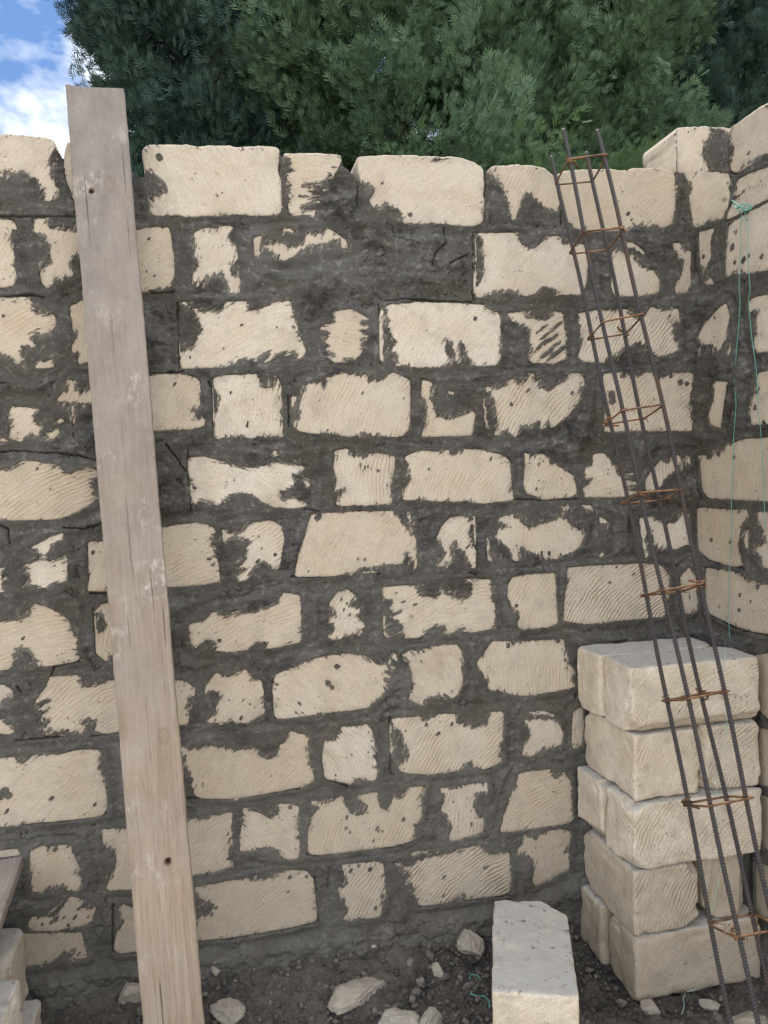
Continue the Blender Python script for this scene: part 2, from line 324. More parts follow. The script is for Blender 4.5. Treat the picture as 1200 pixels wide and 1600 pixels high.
# row, tile, groove angle, groove strength, tint(0 warm..1 pale), grey, [polygons], [spots x,y,r]
MB = [
(1,'A1',60,.3,.7,0,["-30,35 60,33 240,48 262,80 240,110 232,200 262,270 272,320 240,345 205,335 205,285 170,245 130,225 110,195 70,210 40,215 25,180 10,230 -30,280"],[]),
(1,'A1',60,.1,.4,0,["315,72 337,75 342,250 350,350 335,300 310,240 300,180 305,110"],[]),
(1,'A1',-60,.35,1,0,["672,88 700,78 1000,84 1200,90 1285,86 1305,100 1310,200 1318,300 1318,395 1290,410 1210,410 1100,405 950,412 870,415 715,408 705,385 712,340 740,320 775,295 770,250 735,235 720,205 690,195 680,180 675,110"],[(747,138,22),(1017,313,7)]),
(1,'A2',5,.3,.9,0,["135,120 300,122 385,125 405,140 385,170 360,190 345,230 300,258 225,260 215,275 300,285 225,298 310,315 220,325 300,345 240,365 205,370 275,390 270,418 230,405 160,408 150,370 160,300 150,230 165,190 155,150"],[(208,318,9)]),
(1,'A2',40,.5,.8,0,["478,135 650,128 780,138 850,150 950,138 1010,150 1065,185 1070,300 1060,400 1065,440 1020,460 940,452 840,445 690,445 680,400 640,365 610,355 550,370 535,350 555,300 540,265 500,240 490,225 485,180"],[(722,406,13),(590,260,8)]),
(1,'A3',60,1,.7,0,["-95,300 -20,298 40,293 90,297 150,310 200,345 215,380 222,470 215,510 165,500 120,470 90,440 70,425 50,440 20,540 0,555 -10,500 -30,440 -55,360 -80,320"],[]),
(1,'A3',45,.2,.4,0,["215,340 260,318 400,315 530,318 620,310 740,315 765,330 768,420 765,500 750,570 700,588 660,565 630,585 610,570 570,570 545,600 400,605 300,590 270,560 245,545 235,500 225,420"],[(545,520,9),(560,548,6)]),
(1,'A3',50,.3,.8,0,["810,335 850,325 950,328 1040,335 1058,350 1030,380 1040,440 1020,480 1005,500 985,545 930,550 865,583 855,580 840,500 830,440 842,390 825,360"],[(1000,455,8)]),
(2,'A1',70,.3,.8,0,["-30,420 60,430 85,465 55,480 40,520 65,570 60,640 75,700 60,740 0,745 -30,740"],[]),
(2,'A1',65,.2,.2,0,["155,420 215,425 240,470 300,480 420,475 420,600 380,600 345,600 330,640 335,690 260,705 220,750 195,720 190,685 205,650 240,640 230,560 210,500 160,490"],[(350,640,14)]),
(2,'A1',40,.2,.4,.15,["580,480 660,480 700,465 790,465 800,500 812,600 818,680 800,740 765,760 740,745 690,760 670,765 580,765"],[(697,520,9),(725,692,7)]),
(2,'A1',75,.5,1,0,["910,490 960,470 1000,478 1060,460 1090,460 1070,510 1105,560 1115,610 1075,640 1090,690 1125,700 1125,770 1080,775 1060,720 1040,680 1000,690 960,740 975,690 920,745 930,700 900,740 905,690 930,640 915,600 920,550"],[]),
(2,'A2',70,.4,.7,0,["30,550 70,545 110,530 160,560 220,545 235,500 300,490 345,470 375,500 420,520 435,560 410,565 385,520 330,540 240,560 180,600 130,622 80,590 40,570","-10,512 25,510 20,560 15,595 -5,600","120,478 150,470 185,490 160,492"],[]),
(2,'A3',50,.2,1,0,["-175,612 -150,620 -140,650 -130,760 -150,840 -175,875 -168,918 -80,888 0,880 60,905 110,895 140,870 190,865 210,895 300,902 335,897 350,830 358,740 345,665 290,660 240,660 215,625 160,630 110,680 60,680 20,620 0,612"],[]),
(2,'A3',60,.3,.9,0,["470,700 500,690 560,720 600,760 660,790 690,830 690,880 660,900 600,908 480,905 465,860 470,780","520,645 570,660 620,700 615,712 560,680 525,670"],[]),
(2,'A3',80,.2,.5,.15,["755,660 800,665 800,690 840,700 840,850 820,890 770,895 765,870 795,800 800,740 760,690"],[]),
(3,'B1',45,.5,.5,0,["-30,70 60,50 120,42 150,80 160,115 265,130 260,170 210,225 165,210 140,230 165,290 130,265 95,270 100,340 80,365 50,335 0,310 -30,310","160,350 200,345 240,335 258,372 170,376"],[(18,127,8)]),
(3,'B1',80,.3,.2,0,["330,85 380,60 440,60 440,340 400,350 370,355 365,310 335,290 340,260 355,220 330,130"],[]),
(3,'B1',30,.5,.8,0,["845,66 868,68 905,100 955,112 1030,105 1065,68 1150,62 1165,100 1200,112 1260,75 1360,58 1378,130 1385,200 1415,250 1437,300 1405,335 1380,300 1340,320 1355,280 1300,310 1240,350 1260,300 1205,340 1150,330 1090,350 1040,370 900,377 850,378 845,300 880,290 915,260 945,200 930,150 900,100 860,78"],[(1135,172,8)]),
(3,'B2',-8,.4,.4,0,["300,190 360,160 375,110 440,100 470,110 530,145 490,160 525,185 490,200 525,225 495,240 495,300 470,335 430,335 370,350 335,320 365,310 330,290 345,270 325,250 335,210"],[]),
(3,'B2',50,.2,1,0,["610,85 640,75 760,68 960,72 1060,75 1075,100 1148,120 1145,200 1140,290 1148,320 1130,362 1020,360 985,315 975,270 955,250 945,300 960,345 930,350 925,290 915,250 890,250 890,290 915,350 860,370 740,370 700,358 655,365 655,320 630,290 655,250 630,220 615,150 610,100","588,95 602,130 592,340 584,340 580,200"],[(1027,142,14)]),
(3,'B3',35,.6,.7,.1,["-20,120 50,110 60,140 160,150 200,110 240,120 250,200 255,330 200,350 100,350 80,330 100,290 75,250 90,200 60,180 0,150"],[(165,215,-11),(185,240,-12),(150,255,-10),(205,180,-10),(215,300,-16),(165,305,-15),(200,270,-11),(140,190,-9),(120,285,-8)]),
(3,'B3',55,.9,.8,0,["310,120 400,105 530,100 560,130 600,150 650,90 720,105 780,95 785,150 750,170 760,230 785,290 740,310 690,320 640,290 600,250 560,270 520,290 480,310 430,350 330,345 310,320 330,260 320,180"],[(738,130,9)]),
(4,'B1',40,.6,.3,0,["55,555 110,560 180,570 155,600 185,650 180,705 140,680 100,720 40,690 60,640 50,600","262,630 285,615 300,622 280,635","218,690 262,660 275,680 240,715","-5,700 20,708 35,715 0,718"],[]),
(4,'B1',70,.5,.4,0,["310,430 350,430 350,470 380,470 375,500 410,478 430,485 450,485 450,540 330,540 265,530 300,490 320,480","337,545 345,548 350,630 343,635"],[]),
(4,'B1',60,.4,.4,.1,["660,410 700,410 860,403 930,430 940,480 935,550 905,570 920,600 960,620 960,645 900,660 740,668 660,668"],[(820,450,8)]),
(4,'B1',82,.9,.8,0,["1000,425 1050,410 1200,405 1225,460 1280,470 1300,415 1315,450 1320,540 1310,580 1325,650 1320,690 1220,688 1180,705 1120,690 1060,695 1010,705 1003,650 1010,600 1030,520 1010,470"],[(1080,495,8),(1160,640,9)]),
(4,'B2',65,.5,.4,0,["240,450 300,445 320,470 335,420 400,400 440,410 520,410 530,440 590,430 640,395 720,430 725,550 720,650 690,695 640,698 500,680 430,695 340,670 280,682 200,670 175,640 200,600 210,500 235,480","165,505 190,510 185,560 170,555"],[(500,490,7),(297,528,5)]),
(4,'B2',60,.5,.5,0,["780,430 820,440 820,520 850,600 900,610 960,600 1010,575 1030,590 1010,690 850,695 775,695 795,640 800,560 775,490","903,482 930,490 912,503"],[(905,605,12)]),
(4,'B2',50,.8,.7,0,["1070,465 1150,470 1200,425 1230,450 1260,440 1295,400 1300,440 1330,430 1325,465 1370,475 1440,440 1480,400 1530,400 1545,440 1520,470 1515,530 1470,590 1440,615 1390,655 1370,630 1340,650 1320,620 1290,640 1240,650 1210,700 1180,670 1120,690 1130,620 1120,540 1095,495","1065,520 1072,560 1085,650 1078,650"],[(1482,490,10),(1275,480,10),(1198,545,12)]),
(4,'B3',50,.6,.7,0,["430,400 530,395 560,420 640,395 700,420 760,400 850,395 850,500 830,560 855,640 850,670 700,668 500,668 435,675 430,640 440,560 430,480"],[(468,500,24),(470,530,20),(520,410,18),(685,425,16),(745,412,14),(790,440,18),(820,450,14)]),
(5,'C1',45,.8,.1,0,["-30,95 50,100 110,60 160,65 240,75 290,95 330,125 400,100 450,95 465,130 420,150 430,200 455,240 400,275 330,315 260,332 150,335 60,335 0,330 -30,330"],[(248,92,12),(235,191,6),(175,95,8)]),
(5,'C1',-28,.7,1,0,["885,45 960,42 1050,70 1130,88 1200,90 1260,75 1330,68 1425,90 1415,110 1370,130 1385,170 1340,190 1305,210 1330,240 1390,230 1440,270 1380,283 1300,278 1220,255 1180,215 1110,210 1060,235 1020,265 940,245 900,265 895,200 888,120","1420,150 1450,160 1452,175 1425,170","1280,12 1300,10 1305,35 1290,45 1278,35"],[(912,184,13),(1340,212,22),(1105,235,16)]),
(5,'C2',87,1,.8,0,["370,15 420,5 440,30 520,40 560,25 600,30 650,40 645,120 625,170 635,260 500,270 375,270 400,220 420,190 370,205 385,140 365,90"],[(490,80,7),(510,92,7),(525,85,6),(540,98,6),(570,102,8),(500,105,5)]),
(5,'C2',60,.5,.5,0,["700,40 760,15 900,15 920,35 980,5 1050,10 1150,30 1190,60 1195,180 1210,245 1060,260 980,245 860,250 770,235 700,245 685,240 690,190 725,150 715,90"],[(810,99,5),(1100,50,8)]),
(5,'C3',60,.3,.9,0,["60,25 90,40 150,30 185,70 240,100 285,130 300,180 305,215 270,230 150,240 70,210 55,170 60,100"],[(125,75,8),(115,190,7)]),
(5,'C3',10,.6,.8,0,["340,100 370,80 380,30 430,25 480,80 500,130 570,120 530,150 600,165 540,190 600,205 540,225 480,230 340,230 335,190 370,150 345,140"],[]),
(5,'C3',85,.9,.7,0,["665,95 700,60 740,70 760,30 800,50 830,40 840,80 800,60 780,110 740,120 700,170 670,200 630,200 625,150"],[]),
(6,'C1',30,.5,.9,0,["265,405 295,400 290,430 240,450 235,480 215,510 240,530 310,505 315,560 310,620 235,640 220,668 190,650 135,640 140,600 115,580 140,565 110,550 200,520 195,500 150,465","-12,560 4,560 12,670 -12,680"],[]),
(6,'C1',60,.2,.1,0,["415,440 500,440 560,440 560,670 410,670 425,600 415,520"],[(435,490,9)]),
(6,'C1',20,.4,.4,.1,["740,375 860,360 930,350 995,370 1010,390 990,420 1010,500 1025,560 1030,625 960,640 830,650 740,650"],[(980,520,12),(1000,545,10)]),
(6,'C1',35,.6,.6,0,["1040,385 1080,400 1130,395 1190,350 1270,340 1320,370 1332,430 1320,490 1310,550 1280,575 1240,530 1200,560 1150,620 1115,625 1120,590 1160,565 1120,560 1155,520 1150,470 1170,430 1110,415 1050,440"],[(1290,500,12),(1210,530,10),(1230,560,8)]),
(6,'C2',60,.25,.6,0,["262,310 330,305 450,300 640,295 670,330 700,370 725,380 725,400 750,430 755,560 740,570 740,530 715,530 705,490 690,545 650,550 560,555 500,565 440,590 350,600 180,603 200,510 225,430 245,360","715,295 725,300 722,375 712,360"],[(290,322,24),(478,518,7),(510,520,7),(245,578,6)]),
(6,'C2',50,.5,.8,0,["910,330 970,320 1010,345 1000,400 1010,450 1030,480 1030,565 1010,560 985,510 960,480 930,440 915,470 920,520 880,555 840,555 890,500 850,420 870,370","1020,320 1028,320 1030,450 1022,440"],[(995,460,10)]),
(6,'C3',85,.5,.6,0,["0,310 40,340 80,375 150,350 245,320 270,360 325,385 340,410 320,460 280,490 240,500 210,520 150,515 80,490 40,460 20,530 0,520 -15,480 -40,450 -80,420 -60,380 -10,370 -60,350 -60,330","-118,420 -108,430 -98,530 -112,530","230,275 255,268 270,285 240,300","330,270 375,268 380,295 350,290"],[(140,490,9),(175,495,8)]),
(6,'C3',70,.2,1,0,["410,320 428,330 450,350 430,360 412,345","420,490 432,500 425,515 412,508"],[]),
(6,'C3',60,.2,1,0,["600,330 640,320 700,345 760,350 800,300 830,310 830,380 830,450 780,470 720,470 680,470 660,430 640,380 620,420 640,500 625,515 605,400"],[]),
(7,'D1',30,.4,.2,0,["-30,50 60,60 140,30 155,-20 200,-10 290,30 325,70 335,130 365,150 352,200 380,245 270,265 205,272 150,230 130,195 80,190 65,240 48,288 0,290 -30,290"],[(110,140,10)]),
(7,'D1',70,.2,.3,0,["440,20 480,-20 560,-20 560,240 520,220 495,250 450,210 450,120 490,100 495,70 470,30"],[]),
(7,'D1',25,.5,.3,0,["885,80 940,70 1000,20 1060,40 1120,20 1200,20 1260,-10 1310,-30 1325,-70 1405,-60 1415,50 1410,160 1340,172 1260,192 1240,155 1200,160 1160,195 1090,205 1010,200 1005,160 960,150 910,190 890,140"],[(1030,150,12)]),
(7,'D2',60,.9,.6,0,["385,-75 430,-85 470,-50 445,-10 485,10 470,40 498,70 510,90 480,105 498,118 430,125 375,150 338,140 370,100 345,60 375,20 345,-20"],[(400,-40,7),(425,-20,7),(410,10,8),(440,30,7)]),
(7,'C2',20,.4,.3,0,["590,655 700,645 750,650 770,690 830,705 865,690 870,640 890,690 950,710 1000,700 1015,640 980,615 1100,615 1105,700 1120,750 1120,845 1020,865 960,850 900,870 880,830 840,830 800,870 760,890 700,890 690,850 660,810 620,790 680,770 620,770 640,740 600,700","598,790 606,790 608,890 598,885"],[(625,718,18),(690,720,8),(745,735,8),(655,680,6),(725,790,7),(880,640,14)]),
(7,'C3',60,.5,.4,0,["0,610 50,595 200,588 205,650 210,730 215,820 170,840 40,850 30,830 30,770 0,740 -20,690 -15,640"],[(20,738,11)]),
(7,'C3',42,1.5,.45,0,["265,560 400,552 600,542 700,548 740,600 730,700 720,790 600,800 480,810 350,825 240,810 250,700 262,620"],[(460,628,6),(570,590,6),(490,560,8)]),
(7,'C3',70,.3,.4,.2,["790,600 830,560 860,600 870,700 880,760 830,780 800,770 795,700"],[]),
(8,'D1',40,.3,.6,0,["-30,370 20,360 60,390 60,420 20,430 0,450 -30,440","-30,520 0,520 60,560 65,590 0,590 -30,590"],[]),
(8,'D1',35,.9,.5,0,["230,325 360,318 380,360 420,370 470,350 520,340 580,350 580,575 500,590 450,580 440,560 450,530 410,515 385,530 400,560 380,585 300,575 250,580 210,600 235,560 200,575 235,530 200,540 200,500 240,470 180,475 235,430 165,440 220,370"],[(225,440,6),(415,540,20)]),
(8,'D1',60,.2,.4,0,["820,340 870,345 915,380 910,410 880,430 885,540 850,550 820,550"],[]),
(8,'D1',45,.3,.5,0,["970,360 1010,310 1050,320 1090,320 1150,290 1180,330 1225,345 1235,400 1230,440 1240,490 1215,510 1150,540 1080,530 980,540 965,530 1000,500 1020,450 1025,400 985,390 960,400"],[(1140,433,9),(1128,518,9),(1000,410,26),(985,480,18)]),
(8,'D2',-52,.7,.6,0,["95,310 180,285 250,245 330,225 430,215 520,225 560,260 610,260 650,210 665,240 620,270 650,280 605,300 630,320 600,340 625,355 600,375 605,395 560,430 520,470 400,485 250,500 130,520 90,515 95,460 80,400 85,345"],[(340,355,22),(355,372,16),(335,345,14),(385,272,14),(378,282,9),(205,448,9),(190,490,7),(220,492,7),(103,358,6)]),
(8,'D2',-60,.9,.5,0,["690,215 725,200 760,215 830,180 940,170 965,200 960,290 970,340 950,400 930,420 860,410 800,430 780,458 720,430 715,415 740,370 725,300 710,250"],[(772,248,8)]),
(8,'D3',85,.6,.3,0,["-165,260 -120,200 -90,157 0,165 100,155 240,148 245,200 265,260 290,300 275,340 300,370 200,392 60,412 0,405 -60,385 -105,385 -110,340 -140,300"],[(-20,175,16),(250,240,7),(265,200,7),(258,280,7),(215,150,16)]),
(9,'E1',45,.6,.3,0,["-30,-40 60,-50 115,-15 140,-50 250,-60 400,-85 470,-85 462,0 488,80 500,130 498,215 450,230 300,245 100,262 -30,278"],[(22,110,32),(42,130,24),(5,130,26),(30,205,12),(240,142,12),(443,170,7)]),
(9,'D2',45,.15,.15,.05,["-380,640 -290,665 -210,640 -150,655 -80,665 -10,650 20,690 60,708 100,690 115,640 165,580 245,600 235,650 255,750 275,815 200,842 0,878 -100,895 -250,895 -290,880 -300,800 -325,760 -335,700"],[(30,680,7),(70,788,5)]),
(9,'D2',-58,.8,1,0,["390,590 400,560 520,545 545,580 555,640 540,660 560,680 545,700 565,730 550,745 570,760 560,810 500,800 430,822 330,800 318,780 312,680 320,620 370,615"],[(450,690,5),(375,785,6)]),
(9,'D2',50,.6,.7,0,["635,520 760,510 790,530 860,500 930,500 950,540 1010,560 1080,545 1100,490 1160,485 1155,600 1140,680 1155,720 1080,755 1020,740 990,720 960,760 800,780 680,770 670,740 715,700 690,620 680,580 650,560","632,610 638,610 640,680 632,680"],[(798,547,9),(852,590,9),(918,545,7)]),
(9,'D3',50,.4,.4,.1,["60,530 100,520 200,520 240,580 235,640 150,655 90,695 50,690 60,640 80,590","80,490 140,484 205,500 150,505 90,497"],[]),
(9,'D3',80,.3,.7,.1,["285,490 330,462 338,560 330,640 290,662 280,640"],[]),
(10,'E1',80,.3,.3,.2,["-30,385 80,378 95,410 -30,415"],[]),
(10,'E1',60,.5,.3,.2,["145,390 200,365 225,385 240,365 260,390 280,365 330,365 345,420 370,470 360,500 385,540 370,575 320,575 290,550 230,560 180,580 145,580 150,500 140,440"],[]),
(10,'E1',60,.2,.2,.15,["475,290 540,285 640,290 680,290 680,570 640,570 500,572 520,500 545,440 530,380 485,345"],[]),
(10,'E1',50,.3,.2,.15,["830,240 930,245 1000,225 1090,210 1080,260 1085,350 1070,400 1095,460 1000,490 830,510"],[(1078,330,7),(1070,350,7),(1065,425,7),(980,490,11)]),
(10,'E2',-45,.4,.15,0,["-60,190 20,210 60,235 110,200 110,170 160,170 200,180 190,280 205,350 200,425 150,430 110,400 80,370 0,380 -75,390 -75,330 -60,270"],[(70,200,16),(160,185,12)]),
(10,'E2',60,.4,.15,0,["255,155 330,165 400,135 420,170 440,200 470,220 520,210 500,170 480,130 570,115 590,180 620,200 640,120 680,150 720,90 790,85 770,150 775,220 740,280 740,330 720,350 640,368 480,380 350,405 300,410 250,405 240,370 250,290 255,240 290,190"],[(425,232,8),(422,278,9),(440,302,9),(570,280,10),(575,294,7),(690,240,12),(745,265,11),(500,190,20),(515,180,16),(625,150,12),(265,272,7),(550,340,7)]),
(10,'E2',82,.8,.3,0,["865,95 930,95 1010,75 1085,70 1085,110 1030,120 1020,170 1040,220 1070,240 1065,300 1000,320 920,345 905,340 915,280 900,230 870,200 885,150"],[(875,130,16),(1010,262,9)]),
(10,'E3',30,.5,.15,.05,["-10,140 20,80 30,30 100,15 180,8 200,50 240,20 275,60 280,160 285,230 260,262 120,280 0,298 -55,300 -40,230"],[(210,40,12),(225,65,7)]),
(11,'E1',45,.5,.2,.55,["150,700 260,690 300,640 330,605 385,615 385,650 430,660 450,650 430,720 390,740 330,750 250,765 150,765 130,740"],[(200,730,14),(260,710,16),(240,725,12),(320,735,14),(300,700,10),(370,660,14),(350,700,12),(410,700,9)]),
(11,'F1',45,.2,.2,.7,["100,480 380,470 410,590 350,600 310,560 270,590 200,625 100,632"],[(340,560,20),(310,575,14),(370,570,10)]),
(11,'E1',60,.3,.3,.35,["560,640 640,660 680,660 680,860 560,870 535,850 545,780 575,720"],[]),
(11,'E2',42,.9,.2,.45,["-290,560 -200,545 -100,525 0,520 80,510 150,480 235,485 265,515 272,640 288,715 150,752 0,778 -150,800 -290,812 -275,700 -210,680 -200,640 -255,620"],[(235,508,12),(160,510,9),(-220,650,18),(-190,655,12),(150,580,6)]),
(11,'E2',58,.9,.2,.15,["405,455 460,450 550,440 595,450 600,530 610,600 590,640 580,700 500,705 410,715 430,660 400,600 385,565 430,540 410,490"],[(535,475,15),(480,460,8),(560,655,14),(590,600,10),(445,480,8)]),
(11,'E2',36,1.5,.25,.15,["650,445 720,460 760,430 850,410 930,390 1040,365 1080,400 1110,408 1150,395 1190,395 1195,450 1190,590 1060,610 960,605 840,640 770,648 740,580 730,540 700,540 720,500 690,470","730,400 770,388 810,390 825,405 775,396 735,410"],[(880,512,10),(970,600,16),(1077,465,9),(880,595,8)]),
(11,'E3',60,.2,.1,.4,["60,310 110,325 180,295 250,290 275,300 260,380 270,470 200,510 110,555 95,500 100,440 60,400 20,400 40,360"],[(110,320,22),(250,390,14)]),
]
PB = [  # the block lying above the corner
(0,'A3',60,.2,1,0,["775,120 890,115 940,130 900,200 895,250 930,325 840,332 775,328","980,118 1025,120 1025,150 1010,140","1018,300 1032,300 1032,326 1020,326"],[]),
]
RB = [
(0,'A3',30,.3,.2,0,["1010,130 1060,95 1110,60 1160,25 1200,20 1240,20 1240,265 1150,258 1080,300 1050,330 1022,310 1040,220"],[(1110,235,6),(1160,280,12)]),
(1,'A3',30,.2,.5,0,["1045,440 1060,360 1130,325 1200,305 1240,300 1240,372 1100,405"],[]),
(1,'A3',30,.2,.6,0,["1000,540 1030,470 1100,412 1200,378 1240,378 1240,440 1120,490 1050,530 1000,555"],[]),
(2,'A3',60,.2,.6,0,["875,610 950,590 930,650 935,720 910,780 880,760","905,850 930,810 950,850"],[(898,720,9)]),
(2,'A3',60,.2,.8,0,["1015,575 1080,530 1200,468 1240,450 1240,780 1160,790 1100,800 1050,790 1005,820 1000,750 1015,650"],[(1033,680,14),(1048,608,10),(1085,740,14),(1172,720,12),(1045,750,9),(1110,720,10)]),
(3,'B3',65,.4,.6,0,["870,230 900,170 960,100 1000,70 1020,120 1005,240 970,300 960,290 930,270 885,265","1020,255 1030,300 1010,315","842,290 885,285 870,330 850,370 838,340"],[]),
(3,'B3',65,.3,.7,0,["1110,60 1140,45 1240,30 1240,290 1170,300 1140,300 1135,240 1150,210 1140,150 1160,100 1110,115"],[]),
(4,'B3',60,.3,.3,0,["950,440 1010,440 1000,500 985,600 980,660 930,640 920,600 945,530"],[]),
(4,'B3',60,.3,.3,0,["1150,400 1240,370 1240,645 1120,640 1115,560 1130,500 1160,490 1145,440"],[(1140,560,12),(1180,630,9)]),
(5,'C3',60,.4,.1,0,["880,35 930,50 950,20 970,40 985,15 1010,-10 1080,-40 1240,-50 1240,250 1150,248 920,235 890,200 882,100"],[(1040,45,9)]),
(6,'C3',60,.3,.1,.15,["845,300 880,280 1000,290 1100,290 1110,320 1075,370 1060,450 1085,550 1030,555 920,520 860,470 838,400"],[(935,430,9),(1025,438,7)]),
(6,'C3',60,.3,.3,.05,["1150,300 1240,290 1240,570 1180,560 1160,500 1130,480 1185,440 1170,360 1150,340","1085,400 1110,390 1110,470 1090,460"],[]),
(7,'C3',60,.3,.2,.15,["905,560 960,570 1040,580 1100,620 1150,630 1240,660 1240,850 1170,865 1080,850 980,800 910,770 905,650"],[(1070,690,9),(1120,720,8),(1150,650,12),(1065,760,9),(970,740,8)]),
(8,'D3',60,.2,.2,.35,["1135,220 1200,215 1240,215 1240,530 1180,505 1130,450"],[]),
(9,'D3',60,.2,.2,.45,["1160,560 1240,580 1240,830 1165,830 1130,800"],[]),
(10,'E3',60,.2,.2,.5,["1150,120 1240,100 1240,380 1180,375 1145,300"],[]),
(11,'E3',60,.2,.2,.5,["1140,440 1240,440 1240,690 1140,680"],[]),
]
# open cracks and gaps under block edges (tile, half width mm, polyline)
CR = [('E1',2.2,"880,140 960,144 1050,142 1200,125 1290,98"),('D2',2,"340,800 380,820 430,838"),('C2',2.4,"225,283 300,296"),('C2',2.4,"160,603 250,606 330,602"),
('C2',3.5,"500,585 540,578 575,592"),('C2',2.5,"1005,585 1035,592"),('A2',1.6,"470,160 476,260 474,370"),('A2',1.6,"880,470 885,540 830,600 820,650"),
('A2',1.4,"900,640 930,625 975,600 1000,590"),('A1',1.6,"-30,416 150,414 350,412"),('A1',2,"-30,798 60,785 130,782 200,792"),('A1',2.2,"660,768 760,775 820,768"),
('B1',2.0,"830,70 838,200 840,300 840,378"),('B1',2.2,"705,404 800,395 860,388"),('B1',2.2,"978,440 995,470 1000,560 1003,690"),('B1',1.8,"775,730 830,800 870,860"),('B1',2,"877,765 880,900"),
('C1',2,"882,50 886,150 895,290"),('C1',2,"-30,22 100,12 230,22 380,36 460,60"),('C1',2,"300,372 400,380 480,352"),('C1',4,"425,680 470,682 515,684"),('D1',2,"245,310 252,275 310,262 380,252"),
('D1',2,"438,0 446,100 452,200 500,254"),('D1',2.5,"78,368 100,392"),('D1',1.6,"430,602 500,592 568,586"),('D2',2,"80,345 84,430 92,515"),('D2',3,"684,218 700,245 718,255"),('D2',2.4,"628,510 630,640 628,770 650,782"),
('D2',2.4,"1050,760 1105,752"),('E2',1.8,"-120,142 0,128 100,106 190,92"),('E2',2.2,"340,52 385,66 430,86"),('E2',2,"240,405 290,415 380,402 480,384 560,374 640,374 735,346"),('E2',2,"274,510 278,640 290,720"),
('E2',2,"770,652 860,642 950,622 1060,616 1190,598"),('E2',2.2,"-270,815 -100,800 0,782 150,756 290,724"),('E1',2.2,"530,640 528,750 530,850 560,874 640,872"),('D3',2,"340,400 380,418 420,440"),
('A3',2.5,"222,420 228,500 232,570"),('B2',2,"576,70 580,200 582,350"),('B2',1.8,"148,500 154,560 156,650"),('B2',2,"1012,20 1022,55"),('A2',2.5,"1014,490 1018,640 1022,800"),('A2',2.0,"600,806 700,800 820,812 1010,815"),
('A2',2,"1068,190 1074,260 1066,440"),('C3',2,"0,240 150,244 310,240"),('D2',1.8,"0,880 120,858 200,846"),('E1',2,"30,268 300,250 500,218"),('D1',2,"70,620 200,612 300,600"),('F1',2.4,"530,560 560,572 640,562"),
('B1',1.4,"340,560 345,700"),('C1',1.5,"0,360 40,380 45,450"),('C2',1.5,"740,440 752,560"),('A3',2,"-170,612 -170,760 -176,912"),('C3',2.6,"850,100 865,200 880,235 930,240")]
CRR = [('C3',4,"880,60 882,190 915,240"),('C3',4,"845,290 836,400 860,475 920,528 1085,568"),('C3',5,"902,560 903,770 980,808 1080,858 1190,872 1240,868"),('A3',3,"1000,560 1050,534 1130,490"),('A3',2.5,"1048,440 1100,408 1200,380"),
('D3',5,"1130,470 1200,530 1240,540"),('A3',2.6,"1020,330 1045,335 1150,262"),('B3',2.5,"840,440 845,640 850,700")]

def parse(s, tile, tf, ext, seed):
    ox, oy = TO[tile]; P = []
    r = random.Random(seed)
    L = ext[1] + r.uniform(-.1, .1)
    for t in s.split():
        x, y = map(float, t.split(','))
        p = list(tf(ox+x/3, oy+y/3))
        if ext[0] == 'L' and ox == 0 and x <= -30: p[0] = -0.80+L*0.5
        if ext[0] == 'R' and ox == 800 and x >= 1240: p[0] += L
        P.append(p)
    return np.array(P)

